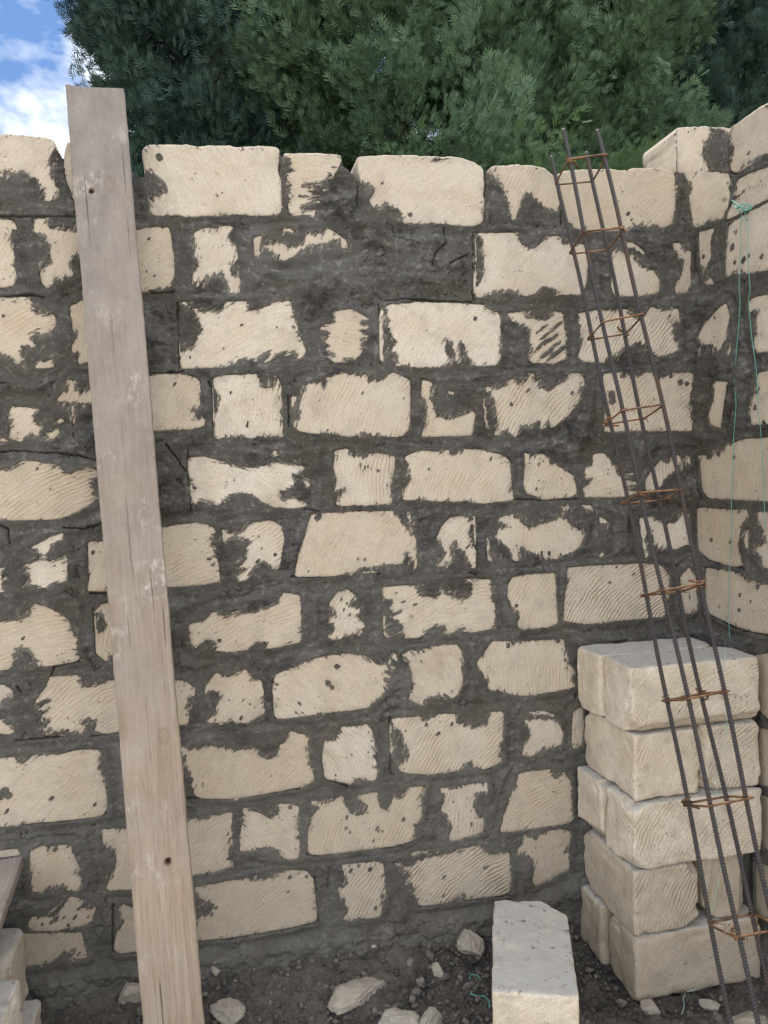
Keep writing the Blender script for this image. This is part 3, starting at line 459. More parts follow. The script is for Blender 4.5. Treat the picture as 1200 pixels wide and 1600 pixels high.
def block_mesh(name, hullpts, exposed, spots, ang, gro, tint, grey, tf3, parent, seed, depth=0.19, chip=0.0012, n=112):
    """hullpts: outline (ccw in a,b). front face at h=0; tf3(a,b,h)->xyz"""
    O = resample(hullpts, n)
    # soften corners of the outline
    for _ in range(2): O = (O*2+np.roll(O, 1, 0)+np.roll(O, -1, 0))/4
    C = O.mean(0)
    d = O-C; D = np.hypot(d[:, 0], d[:, 1])[:, None]; nd = d/D
    k = fbm(O[:, 0]*60+seed*3.1, O[:, 1]*60, seed, 3)
    k2 = np.maximum(0, fbm(O[:, 0]*14+seed, O[:, 1]*14, seed+5, 2)-0.25)
    O = O + nd*(k*chip*1.6 - k2*chip*6)[:, None]
    rings = []; hs = []
    ins = [(0, -depth), (0, -.03), (0, -.010), (.001, -.004), (.003, -.0014), (.007, -.0005)]
    for i, h in ins:
        rings.append(O - nd*i); hs.append(np.full(n, h))
    D2 = np.hypot(*(O-C).T)[:, None]-.008
    m = 22
    for j in range(1, m+1):
        t = 1-(j/m)
        q = C + nd*D2*t
        hs.append(fbm(q[:, 0]*28, q[:, 1]*28, seed, 3)*0.0007 - .0004)
        rings.append(q)
    A = np.vstack(rings); H = np.concatenate(hs)
    nr = len(rings)
    idx = np.arange(nr*n).reshape(nr, n)
    f = np.stack([idx[:-1], np.roll(idx[:-1], -1, 1), np.roll(idx[1:], -1, 1), idx[1:]], -1).reshape(-1, 4)
    back = idx[0][::-1]
    V = tf3(A[:, 0], A[:, 1], H)
    ex = np.full(len(A), 1e9)
    for p in exposed: ex = np.minimum(ex, poly_sdf(A[:, 0], A[:, 1], p))
    
    shh = poly_sdf(A[:, 0], A[:, 1], hullpts); inn = np.clip(-shh/.016, 0, 1)
    dirt = np.where(ex > 0, 1.0, np.exp(np.minimum(ex, 0)/0.010))*(.22+.55*inn) + 0.10*np.exp(np.minimum(ex, 0)/0.03)
    dirt = np.where(H < -.012, .25, dirt)
    th = math.radians(ang)
    # u runs across the grooves, v along them; a light arc bends them like a saw mark
    al = A[:, 0]*math.cos(th)+A[:, 1]*math.sin(th); ac = -A[:, 0]*math.sin(th)+A[:, 1]*math.cos(th)
    ca = C[0]*math.cos(th)+C[1]*math.sin(th)
    ac = ac + (al-ca)**2*1.1
    UV = np.stack([ac, al], 1)+seed*0.37
    fc = [f, back[None, :]] if False else [f]
    # close back with a fan
    V = np.vstack([V, tf3(np.array([C[0]]), np.array([C[1]]), np.array([-depth]))])
    c = len(V)-1
    fan = np.stack([np.full(n, c), np.roll(idx[0], -1), idx[0]], -1)
    UV = np.vstack([UV, UV[:1]]); dirt = np.append(dirt, 0)
    q = len(V)
    o = mesh_np(name, V, [f, fan], STONE, parent, True, dict(dirt=dirt, tint=np.full(q, tint), groove=np.full(q, gro), grey=np.full(q, grey)), UV)
    return o

def build_wall(root, blocks, cracks, tf, tf3, ext, a0, a1, b0, b1, step, contour_rows, seed, fillers=(), ext_blocks=()):
    na = int((a1-a0)/step)+1; nb = int((b1-b0)/step)+1
    a = np.linspace(a0, a1, na); b = np.linspace(b0, b1, nb)
    S = np.full((nb, na), 0.2); SH = np.full((nb, na), 0.2)
    X0_, Y0_ = np.meshgrid(a, b); GU = (X0_-Y0_)*60; GV = (X0_+Y0_)*12; S0 = np.full((nb, na), 0.2)
    info = []
    hulls_top = []
    for bi, (row, tile, ang, gro, tint, grey, polys, spots) in enumerate(blocks):
        if row in (0, 1, 2): grey = grey+(.30 if row < 2 else .18)
        ps = [parse(s, tile, tf, ext, bi) for s in polys]
        ox, oy = TO[tile]; sp = []
        for (x, y, r) in spots:
            q = tf(ox+x/3, oy+y/3); q2 = tf(ox+(x+r)/3, oy+y/3); sp.append((q[0], q[1], abs(q2[0]-q[0])*(1 if r > 0 else -1)))
        hp = hull(np.vstack(ps)); C = hp.mean(0); d = hp-C; hp = C+d*(1+0.0045/np.hypot(*d.T))[:, None]
        gro = gro*random.choice((.25, .6, 1.0, 1.15)) if gro < 1.2 else gro; tint = max(0, min(1.1, tint+random.uniform(-.28, .15))); info.append((hp, ps, sp, ang, gro, tint, grey, row))
        if row in contour_rows: hulls_top.append(hp)
    for e in ext_blocks: info.append(e)
    rr = random.Random(seed)
    for bi, (hp, ps, sp, ang, gro, tint, grey, row) in enumerate(info):
        lo = hp.min(0)-.05; hi = hp.max(0)+.05
        i0, i1 = np.searchsorted(a, [lo[0], hi[0]]); j0, j1 = np.searchsorted(b, [lo[1], hi[1]])
        if i1 <= i0 or j1 <= j0: continue
        X, Y = np.meshgrid(a[i0:i1], b[j0:j1])
        sh = poly_sdf(X, Y, hp); SH[j0:j1, i0:i1] = np.minimum(SH[j0:j1, i0:i1], sh)
        th = math.radians(ang)
        al = X*math.cos(th)+Y*math.sin(th); ac = -X*math.sin(th)+Y*math.cos(th)
        inn = np.clip(-(sh)/0.018, 0, 1)
        amp = 0.0011+0.0125*inn
        near = sh <= SH[j0:j1, i0:i1]+1e-9
        GU[j0:j1, i0:i1] = np.where(near, ac*100+bi*7.3, GU[j0:j1, i0:i1]); GV[j0:j1, i0:i1] = np.where(near, al*15, GV[j0:j1, i0:i1])
        # bristle streaks along the grooves, plus ragged isotropic edge
        k = vnoise(ac*120, al*9, bi*7+1)*0.6+vnoise(ac*260, al*16, bi*7+2)*0.55
        X2 = X+math.cos(th)*k*amp; Y2 = Y+math.sin(th)*k*amp
        ia = .0022+.0022*inn
        X2 = X2+fbm(X*55, Y*55, bi+31, 4, .6)*ia*1.3; Y2 = Y2+fbm(X*55, Y*55, bi+67, 4, .6)*ia*1.3
        s = np.full(X.shape, 1e9)
        for p in ps: s = np.minimum(s, poly_sdf(X2, Y2, p))
        s = s-.0016
        for (sx, sy, sr) in sp:
            stx = sr < 0; sr = abs(sr)
            sa = sx*math.cos(th)+sy*math.sin(th); sc_ = -sx*math.sin(th)+sy*math.cos(th); e_ = .24 if stx else (1.0 if sr > .007 else .62)
            s = np.maximum(s, sr*.85-np.hypot((al-sa)*e_, (ac-sc_)*1.25)+min(.004, sr*.7)*fbm(X*120, Y*120, bi, 3))
        for _ in range(rr.randint(1, 5)):
            qx = rr.uniform(hp[:, 0].min(), hp[:, 0].max()); qy = rr.uniform(hp[:, 1].min(), hp[:, 1].max()); qr = rr.uniform(.0010, .0028)
            s = np.maximum(s, qr-np.hypot((X-qx), (Y-qy)*rr.uniform(.4, 1.2))+.0014*fbm(X*220, Y*220, bi, 2))
        S[j0:j1, i0:i1] = np.minimum(S[j0:j1, i0:i1], s)
        nm = 'stone_block'
        if row != 99:
            block_mesh(nm, hp, ps, sp, ang, gro, tint, grey, tf3, root, bi+seed*100, chip=0.0022 if row in contour_rows else 0.0011)
    X, Y = np.meshgrid(a, b)
    wd0 = sstep(0.016, 0.04, SH)
    lump = fbm(X*11, Y*48, 23+seed, 3, .6)*0.0030*(1-wd0) + fbm(X*13, Y*13, 3+seed, 3)*0.0030 + fbm(X*45, Y*45, 9+seed, 3)*0.0020 + fbm(X*130, Y*130, 19+seed, 2)*0.0009
    # coarse trowelled relief in wide mortar areas
    wide = sstep(0.02, 0.06, SH)
    ridge = 1-np.abs(fbm(X*24+fbm(X*9, Y*9, 5, 2)*1.4, Y*24, 77+seed, 3))*2.6
    wx = X+.012*fbm(X*25, Y*25, 41, 3); wy = Y+.012*fbm(X*25, Y*25, 43, 3); dome = worley(wx/.050, wy/.036, 51+seed)
    dome2 = worley(wx/.017, wy/.014, 61+seed)
    lump = lump*(1+.6*wide) + wide*(.001+.0150*(1-np.minimum(dome, 1.1)**2)+.0045*(1-dome2**2)) + (1-wide)*.0030*(1-dome2**2)*sstep(-.1, .5, fbm(X*16, Y*16, 71, 2))
    k = sstep(0.003, 0.026, SH)
    H = (1-k)*(0.0016+0.0008*fbm(X*60, Y*60, 4, 3)+.0009*(1-dome2**2)) + k*(-.0030*(1-wide)+lump)
    H = np.where(S < 0, np.maximum(-0.012, np.minimum(H, 0)+S*4), H)
    # drying cracks and trowel creases, broken up, away from the stone faces
    cw = worley2(X/.070+.9*fbm(X*16, Y*16, 81, 4, .6), Y/.055+.9*fbm(X*16, Y*16, 83, 4, .6), 91+seed)
    cm = sstep(.02, .30, fbm(X*17, Y*17, 85+seed, 3))*sstep(.008, .022, SH)
    H = H - cm*.0075*(1-sstep(.01, .05, cw))
    cw = worley2(X/.015+.4*fbm(X*50, Y*50, 86, 2), Y/.012+.4*fbm(X*50, Y*50, 87, 2), 95+seed)
    H = H - sstep(.12, .45, fbm(X*14, Y*14, 88+seed, 3))*sstep(.006, .016, SH)*.0018*(1-sstep(.03, .20, cw))
    H = H + sstep(.02, .05, SH)*(.0045*fbm(X*30, Y*30, 97, 4, .65)+.0022*fbm(X*120, Y*120, 98, 3, .7))
    # cracks
    for (tile, wd, s) in cracks:
        pl = parse(s, tile, tf, ('', 0), 0); lo = pl.min(0)-.03; hi = pl.max(0)+.03
        i0, i1 = np.searchsorted(a, [lo[0], hi[0]]); j0, j1 = np.searchsorted(b, [lo[1], hi[1]])
        if i1 <= i0 or j1 <= j0: continue
        xx = X[j0:j1, i0:i1]; yy = Y[j0:j1, i0:i1]
        xx = xx+fbm(xx*60, yy*60, 5, 3)*.003; yy = yy+fbm(xx*60, yy*60, 8, 3)*.003
        dd = np.full(xx.shape, 1e9)
        for (x1, y1), (x2, y2) in zip(pl[:-1], pl[1:]):
            ex, ey = x2-x1, y2-y1; t = np.clip(((xx-x1)*ex+(yy-y1)*ey)/(ex*ex+ey*ey+1e-12), 0, 1)
            dd = np.minimum(dd, np.hypot(xx-x1-t*ex, yy-y1-t*ey))
        wv = wd*0.00085*np.maximum(0, .55+1.1*fbm(xx*28, yy*28, 11, 3))
        cut = -0.016*(1-sstep(wv*0.4, wv*1.5+0.0015, dd))
        H[j0:j1, i0:i1] = np.minimum(H[j0:j1, i0:i1], H[j0:j1, i0:i1]+cut)
    # top contour
    tops = np.full(na, np.nan)
    for hp in hulls_top:
        L = hp[:, 0].min(); R = hp[:, 0].max(); P = resample(hp, 160)
        up = P[P[:, 1] > hp[:, 1].mean()]; up = up[np.argsort(up[:, 0])]
        m = (a >= L+.004) & (a <= R-.004); t = np.interp(a[m], up[:, 0], up[:, 1])
        tops[m] = np.fmax(tops[m], t-.007)
    ok = ~np.isnan(tops)
    raw = np.interp(a, a[ok], tops[ok])
    gap = ~ok
    raw = raw - gap*(.010-.008*fbm(a*50, a*0, 3, 3))
    keepv = Y <= raw[None, :]
    idx = np.arange(nb*na).reshape(nb, na)
    f = np.stack([idx[:-1, :-1], idx[:-1, 1:], idx[1:, 1:], idx[1:, :-1]], -1)
    deep = (S < -0.006)
    dq = deep[:-1, :-1] & deep[:-1, 1:] & deep[1:, 1:] & deep[1:, :-1]
    kq = keepv[:-1, :-1] & keepv[:-1, 1:] & keepv[1:, 1:] & keepv[1:, :-1] & ~dq
    f = f[kq]
    V = tf3(X.ravel(), Y.ravel(), H.ravel())
    thin = (sstep(.003, -.003, SH)*(.25+.75*np.exp(-np.maximum(S, 0)/.011))).ravel()
    joint = sstep(-.002, .012, SH).ravel()
    # bodies behind the face: plain boxes for the wall core and the joints of the top course
    extraV = []; extraF = []; base = len(V)
    def box(A0, A1, B0, B1, h0, h1):
        nonlocal base
        aa = np.array([A0, A1, A1, A0]*2); bb = np.array([B0, B0, B1, B1]*2); hh = np.array([h1]*4+[h0]*4)
        extraV.append(tf3(aa, bb, hh)); k = base
        extraF.extend([[k, k+1, k+2, k+3], [k+7, k+6, k+5, k+4], [k+3, k+2, k+6, k+7], [k, k+4, k+5, k+1], [k+1, k+5, k+6, k+2], [k, k+3, k+7, k+4]]); base += 8
    for bx in fillers: box(*bx)
    # every stretch between the top blocks gets a solid lump of mortar behind it
    i = 0
    while i < na:
        if gap[i]:
            j = i
            while j < na and gap[j]: j += 1
            if j-i > 2: box(a[i]-.008, a[min(j, na-1)]+.008, b1-.75, raw[i:j].min()-.004, -.17, -.021)
            i = j
        else: i += 1
    V = np.vstack([V]+extraV)
    used = np.zeros(len(V), bool); allf = np.vstack([f, np.array(extraF)]); used[allf.ravel()] = True
    remap = np.cumsum(used)-1; V = V[used]; allf = remap[allf]
    pad = lambda q: np.concatenate([q, np.zeros(len(used)-len(q))])[used]
    gu, gv, joint, thin = pad(GU.ravel()), pad(GV.ravel()), pad(joint), pad(thin)
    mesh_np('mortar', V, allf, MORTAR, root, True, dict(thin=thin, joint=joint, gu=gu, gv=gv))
    return info

XC = 1.516
tf_main = lambda px, py: on_y(px, py, 0.0)[[0, 2]]
tf3_main = lambda a, b, h: np.stack([a, -h, b], 1)
def tf_ret(px, py): q = on_x(px, py, XC); return (-q[1], q[2])
tf3_ret = lambda a, b, h: np.stack([0-h, -a, b], 1)

def auto_blocks(a0, a1, b0, nrows, seed):
    r = random.Random(seed); L = []
    for k in range(nrows):
        z = b0-k*0.205; x = a0+(0.0 if k % 2 else -0.2)
        while x < a1:
            wd = 0.37 if r.random() < .6 else 0.18
            xe = min(x+wd, a1)
            if xe-x > .08 and xe > a0+.02:
                xs = max(x, a0)
                pts = []
                for t in np.linspace(0, 1, 14, endpoint=False):
                    c = {0: (xs+(xe-xs)*t*4, z), 1: (xe, z-.165*(t*4-1)), 2: (xe-(xe-xs)*(t*4-2), z-.165), 3: (xs, z-.165*(4-t*4))}[int(t*4)]
                    pts.append((c[0]+r.uniform(-.02, .02), c[1]+r.uniform(-.014, .014)))
                p = np.array(pts[::-1]); hp = hull(p); C = hp.mean(0); d = hp-C; hp = C+d*(1+.0045/np.hypot(*d.T))[:, None]
                L.append((hp, [p], [], r.uniform(30, 80), .5, r.random(), .1*k/11, 99))
            x = xe+.03
    return L

main = empty('limestone_wall', (0, 0, 0))
tag(main, 'long mortar-smeared limestone wall facing the camera behind plank and rebar cage', 'wall')
ret = empty('limestone_wall', (XC, 0, 0))
tag(ret, 'limestone side wall at the right edge with teal string hanging down it', 'wall')

def merged_ext(root, L, tf3, seed):
    """the blocks past the frame as one mesh"""
    obs = []
    for i, (hp, ps, sp, ang, gro, tint, grey, row) in enumerate(L):
        obs.append(block_mesh('tmp', hp, ps, sp, ang, gro, tint, grey, tf3, None, seed+i, n=48))
    VV = []; FF3 = []; FF4 = []; at = {k: [] for k in ('dirt', 'tint', 'groove', 'grey')}; UVs = []; off = 0
    bm = bmesh.new()
    for o in obs: bm.from_mesh(o.data)
    me = bpy.data.meshes.new('end_blocks'); bm.to_mesh(me); bm.free(); me.materials.append(STONE)
    o = bpy.data.objects.new('end_blocks', me); col.objects.link(o); o.parent = root; o['kind'] = 'stuff'
    for q in obs: bpy.data.objects.remove(q)

EL = auto_blocks(-1.75, -1.02, 2.41, 11, 5)
STEP = 0.0026
build_wall(main, MB+PB, CR, tf_main, tf3_main, ('L', -0.16), -1.0, 1.70, -0.05, 2.62, STEP, (0, 1), 1,
           fillers=[(-0.98, 1.70, -0.2, 2.20, -.18, -.026)], ext_blocks=[])
merged_ext(main, EL, tf3_main, 900)
# mortar of the stretch past the frame
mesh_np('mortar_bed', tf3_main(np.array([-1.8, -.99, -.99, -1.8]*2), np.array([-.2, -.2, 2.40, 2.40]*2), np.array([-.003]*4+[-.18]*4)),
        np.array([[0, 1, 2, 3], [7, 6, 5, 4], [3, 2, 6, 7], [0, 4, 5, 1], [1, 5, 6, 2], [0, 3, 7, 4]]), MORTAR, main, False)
build_wall(ret, RB, CRR, tf_ret, tf3_ret, ('R', 0.12), -0.01, 0.62, -0.05, 2.70, 0.003, (0, 1), 2,
           fillers=[(-0.17, 0.62, -0.2, 2.02, -.18, -.026)])
ER = auto_blocks(0.62, 1.55, 2.2, 10, 9)
merged_ext(ret, ER, tf3_ret, 1300)
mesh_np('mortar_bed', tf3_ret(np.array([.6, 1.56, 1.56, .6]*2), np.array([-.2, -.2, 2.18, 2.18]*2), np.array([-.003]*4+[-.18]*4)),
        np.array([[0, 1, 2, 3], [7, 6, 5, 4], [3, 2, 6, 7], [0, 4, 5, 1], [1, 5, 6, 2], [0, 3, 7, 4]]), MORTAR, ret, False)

# ------------------------------------------------------------------ loose blocks
def rough_block(name, size, seed, r=0.010, cuts=26, mat=None, dust=1.0, tint=0.5, groove=0.6, grey=0.0, chips=3, rough=0.0020, gang=None, cut=None):
    bm = bmesh.new(); bmesh.ops.create_cube(bm, size=2.0)
    bmesh.ops.subdivide_edges(bm, edges=bm.edges[:], cuts=cuts, use_grid_fill=True)
    R = random.Random(seed); hs = Vector(size)/2
    planes = []
    for _ in range(chips+3):
        c = Vector((R.choice((-1, 1)), R.choice((-1, 1)), R.choice((-1, 1))))
        k = R.randrange(4)
        if k < 3: c[k] *= R.uniform(0, .5)
        nrm = c.normalized(); d = sum(abs(c[i]/c.length)*hs[i] for i in range(3))
        planes.append((nrm, d - R.choice((.006, .010, .018, .030))*R.uniform(.7, 1.2)))
    if cut: planes.append((Vector(cut[0]).normalized(), cut[1]))
    off = Vector((seed*1.7, seed*.9, seed*2.3))
    for v in bm.verts:
        p = Vector([math.sin(c*math.pi/2)*.6+c*.4 for c in v.co]); p = Vector([p[i]*hs[i] for i in range(3)])
        rr = r*(0.75+1.3*mnoise.noise(p*11+off)); rr = max(rr, .0025)
        q = Vector([max(-(hs[i]-rr), min(hs[i]-rr, p[i])) for i in range(3)]); d = p-q
        if d.length > 1e-9:
            p = q+d.normalized()*min(rr, d.length if d.length < rr else rr)
        for nrm, dd in planes:
            t = p.dot(nrm)-dd-.004*mnoise.noise(p*40+off)
            if t > 0: p -= nrm*t
        n = p.normalized()
        edge = sum(1 for i_ in range(3) if abs(p[i_]) > hs[i_]-.03)
        p += n*(rough*mnoise.fractal(p*32+off, 0.7, 2.0, 4) + rough*1.5*mnoise.noise(p*8+off))
        if edge >= 2: p -= n*max(0, mnoise.noise(p*26+off)-.16)*.014
        v.co = p
    bm.normal_update()
    uvl = bm.loops.layers.uv.new('grain')
    th = [math.radians(gang if gang is not None else R.uniform(30, 80)) for _ in range(3)]
    for f in bm.faces:
        f.smooth = True; n = f.normal; k = max(range(3), key=lambda i: abs(n[i])); i, j = [(1, 2), (0, 2), (0, 1)][k]
        c, s = math.cos(th[k]), math.sin(th[k])
        for l in f.loops:
            x, y = l.vert.co[i], l.vert.co[j]; al = x*c+y*s; ac = -x*s+y*c+al*al*1.2
            l[uvl].uv = (ac+seed*.3, al)
    me = bpy.data.meshes.new(name)
    bm.to_mesh(me); bm.free()
    nv = len(me.vertices)
    nz = np.array([v.normal.z for v in me.vertices])
    for k, v in dict(dirt=np.full(nv, .06), tint=np.full(nv, tint), groove=np.full(nv, groove), grey=np.full(nv, grey), dust=np.clip((nz-.6)*4, 0, 1)*dust).items():
        a = me.attributes.new(k, 'FLOAT', 'POINT'); a.data.foreach_set('value', v.astype(np.float32))
    me.materials.append(mat or STONE2)
    o = bpy.data.objects.new(name, me); col.objects.link(o)
    return o
GP = 'blocks of the dry stacked pier by the side wall'
ph = 0.1895
X0, X1, Y0, Y1 = 1.092, 1.488, -0.310, -0.012
hw = (Y1-Y0)/2
def pier(k, x0, x1, y0, y1, label, seed, **kw):
    z0 = k*ph; g = .002
    o = rough_block('limestone_block', (x1-x0-g, y1-y0-g, ph-.0025), seed, **kw)
    o.location = ((x0+x1)/2, (y0+y1)/2, z0+ph/2); o.rotation_euler.z = math.radians(random.Random(seed).uniform(-.8, .8))
    tag(o, label, 'stone block', GP); return o
# top course: long blocks, front one proud
pier(4, X0-.004, X1+.005, Y0-.006, Y0+.155, 'pale block with grey dusty top, front one in the pier\'s topmost course', 21, tint=.35, groove=.9, chips=6, r=.013)
pier(4, X0-.015, X1-.01, Y0+.158, Y1, 'block against the wall behind the front one, topmost course of the pier', 22, tint=.3, chips=3)
pier(3, X0+.004, X0+.215, Y0+.002, Y1, 'block end left of its grooved neighbour, second course from the pier\'s top', 23, tint=.25, groove=.7, chips=4)
pier(3, X0+.220, X1+.012, Y0+.006, Y1-.01, 'diagonally grooved block end on the right, second course from the pier\'s top', 24, tint=.35, groove=1.4, gang=45, chips=4)
pier(2, X0-.010, X1+.002, Y0-.012, Y0+.145, 'pale finely grooved long block, front one of the pier\'s middle course', 25, tint=.4, groove=1.0, chips=4)
pier(2, X0-.022, X1-.01, Y0+.150, Y1, 'block behind the pale grooved front one in the pier\'s middle course', 26, tint=.2, chips=3)
pier(1, X0-.006, X0+.200, Y0-.004, Y1, 'tan block end with arched saw marks, left of the gap low in the pier', 27, tint=0, groove=1.3, grey=.38, chips=5, gang=65)
pier(1, X0+.222, X1-.012, Y0+.012, Y1-.01, 'tan block end right of the gap low in the pier', 28, tint=.05, groove=.4, grey=.38, chips=5)
pier(0, X0-.004, X1+.004, Y0-.004, Y0+.152, 'brownish long block standing on the soil, front one of the pier\'s lowest course', 29, tint=0, groove=.25, grey=.55, chips=5, r=.014, rough=.0022)
pier(0, X0-.022, X1-.01, Y0+.162, Y1, 'brownish block behind the front block in the lowest course of the pier', 30, tint=0, groove=.25, grey=.6, chips=3)

# block lying end-on in the foreground
zt = 0.268
fl, fr, nl, nr = [on_z(x, y, zt) for x, y in ((771, 1400), (884, 1414), (772, 1550), (901, 1555))]
cx, cy = (fl+fr+nl+nr)[:2]/4
axd = ((nl+nr)-(fl+fr))[:2]; ang = math.atan2(axd[1], axd[0])
lb = rough_block('limestone_block', (np.hypot(*(((nl+nr)-(fl+fr))/2)[:2])+.006, (np.hypot(*(fr-fl)[:2])+np.hypot(*(nr-nl)[:2]))/2+.004, 0.20), 41, tint=.35, groove=.15, chips=-1, r=.009, cut=((-.62, .55, 0), .168), dust=1.0, cuts=34)
lb.location = (cx, cy, zt-.10); lb.rotation_euler.z = ang
tag(lb, 'single pale block lying end-on on the soil left of the stacked pier', 'stone block')

# corner pile at the lower left
def at_corner(px, py, y): return on_y(px, py, y)
LG = 'blocks piled under the board at the lower left'
b1 = rough_block('limestone_block', (0.38, 0.215, 0.184), 51, tint=.25, groove=.3, grey=.35, chips=6); b1.location = (-.732, -.14, .235)
tag(b1, 'dusty block in the left corner pile, its top just below the grey board', 'stone block', LG)
b2 = rough_block('limestone_block', (0.38, 0.20, 0.19), 52, tint=.7, groove=.6, chips=7); b2.location = (-.687, -.375, .240)
tag(b2, 'pale grooved block nearest the camera in the left corner pile', 'stone block', LG)
b3 = rough_block('limestone_block', (0.21, 0.42, 0.142), 53, tint=.2, groove=.2, grey=.35, chips=8, r=.016); b3.location = (-.607, -.27, .072)
tag(b3, 'small brownish block on the soil, lowest of the left corner pile', 'stone block', LG)
b4 = rough_block('limestone_block', (0.30, 0.19, 0.143), 54, tint=.2, groove=.2, grey=.2); b4.location = (-.775, -.15, .3985)
tag(b4, 'block hidden under the grey board on top of the left corner pile', 'stone block', LG)
# ------------------------------------------------------------------ wood
def wood_material(name, ca, cb, dim, grey=(0.30, 0.26, 0.23, 1)):
    m, nt, b = newmat(name); g = G(nt)
    tc = g.n('ShaderNodeTexCoord'); O = tc.outputs['Object']
    L = g.mapping(O, scale=(1, 1, .045)); L2 = g.mapping(O, scale=(1, 1, .02))
    grain = g.noise(L, 190, 6, 0.65, 0.4); ring = g.noise(L2, 34, 3, 0.5, 1.2)
    c = g.mix(g.ramp(grain, .30, .68), ca, cb)
    c = g.mix(g.math('MULTIPLY', g.ramp(ring, .45, .62), .35), c, dim)
    # silver grey tone, mixed in most strongly towards the top end
    sp = g.n('ShaderNodeSeparateXYZ'); g.l(O, sp.inputs[0])
    up = g.math('ADD', g.math('MULTIPLY', sp.outputs['Z'], 0.30), g.math('MULTIPLY', g.noise(O, 3.5, 4), 0.7))
    c = g.mix(g.math('MULTIPLY', g.ramp(up, .45, 1.05), .85), c, grey)
    # dried cement splashes
    spl = g.math('MULTIPLY', g.ramp(g.noise(O, 7, 3), .54, .64), g.ramp(g.noise(g.mapping(O, scale=(1, 1, .5)), 62, 6, .75), .48, .66))
    c = g.mix(g.math('MULTIPLY', spl, .75), c, (0.52, 0.48, 0.43, 1))
    film = g.ramp(g.noise(g.mapping(O, scale=(1, 1, .55)), 17, 7, .78), .40, .66)
    c = g.mix(g.math('MULTIPLY', film, .5), c, (0.31, 0.28, 0.25, 1))
    # drying checks
    ck = g.ramp(g.noise(g.mapping(O, scale=(1, 1, .02), rot=(0, .015, 0)), 120, 3, .5), .285, .32)
    c = g.mix(g.math('MULTIPLY', g.math('SUBTRACT', 1.0, ck), .8), c, (0.07, 0.05, 0.035, 1))
    lx = g.math('ADD', sp.outputs['X'], g.math('MULTIPLY', g.math('SUBTRACT', g.noise(g.mapping(O, scale=(.01, .01, 1)), 1.6, 5, .6), .5), .05))
    ln = g.math('ABSOLUTE', g.math('ADD', lx, .006))
    ln = g.math('MULTIPLY', g.ramp(ln, .0003, .0011, (1, 1, 1, 1), (0, 0, 0, 1)), g.ramp(g.noise(g.mapping(O, scale=(.01, .01, 1)), 2.6, 3), .50, .58))
    c = g.mix(g.math('MULTIPLY', ln, .55), c, (0.05, 0.037, 0.028, 1))
    kn = g.attr('knot').outputs['Fac']
    c = g.mix(g.math('MULTIPLY', kn, 1.0), c, (0.10, 0.065, 0.045, 1))
    kr = g.attr('ring').outputs['Fac']
    c = g.mix(g.math('MULTIPLY', kr, .55), c, (0.17, 0.115, 0.075, 1))
    g.l(c, b.inputs['Base Color'])
    h = g.math('ADD', g.math('MULTIPLY', grain, .8), g.math('MULTIPLY', ck, .8))
    h = g.math('ADD', h, g.math('MULTIPLY', spl, .5))
    g.l(g.bump(h, .0018, .7), b.inputs['Normal']); b.inputs['Roughness'].default_value = .85
    return m
WOOD = wood_material('weathered_wood', (0.215, 0.163, 0.115, 1), (0.345, 0.275, 0.205, 1), (0.18, 0.118, 0.073, 1), (0.155, 0.143, 0.140, 1))
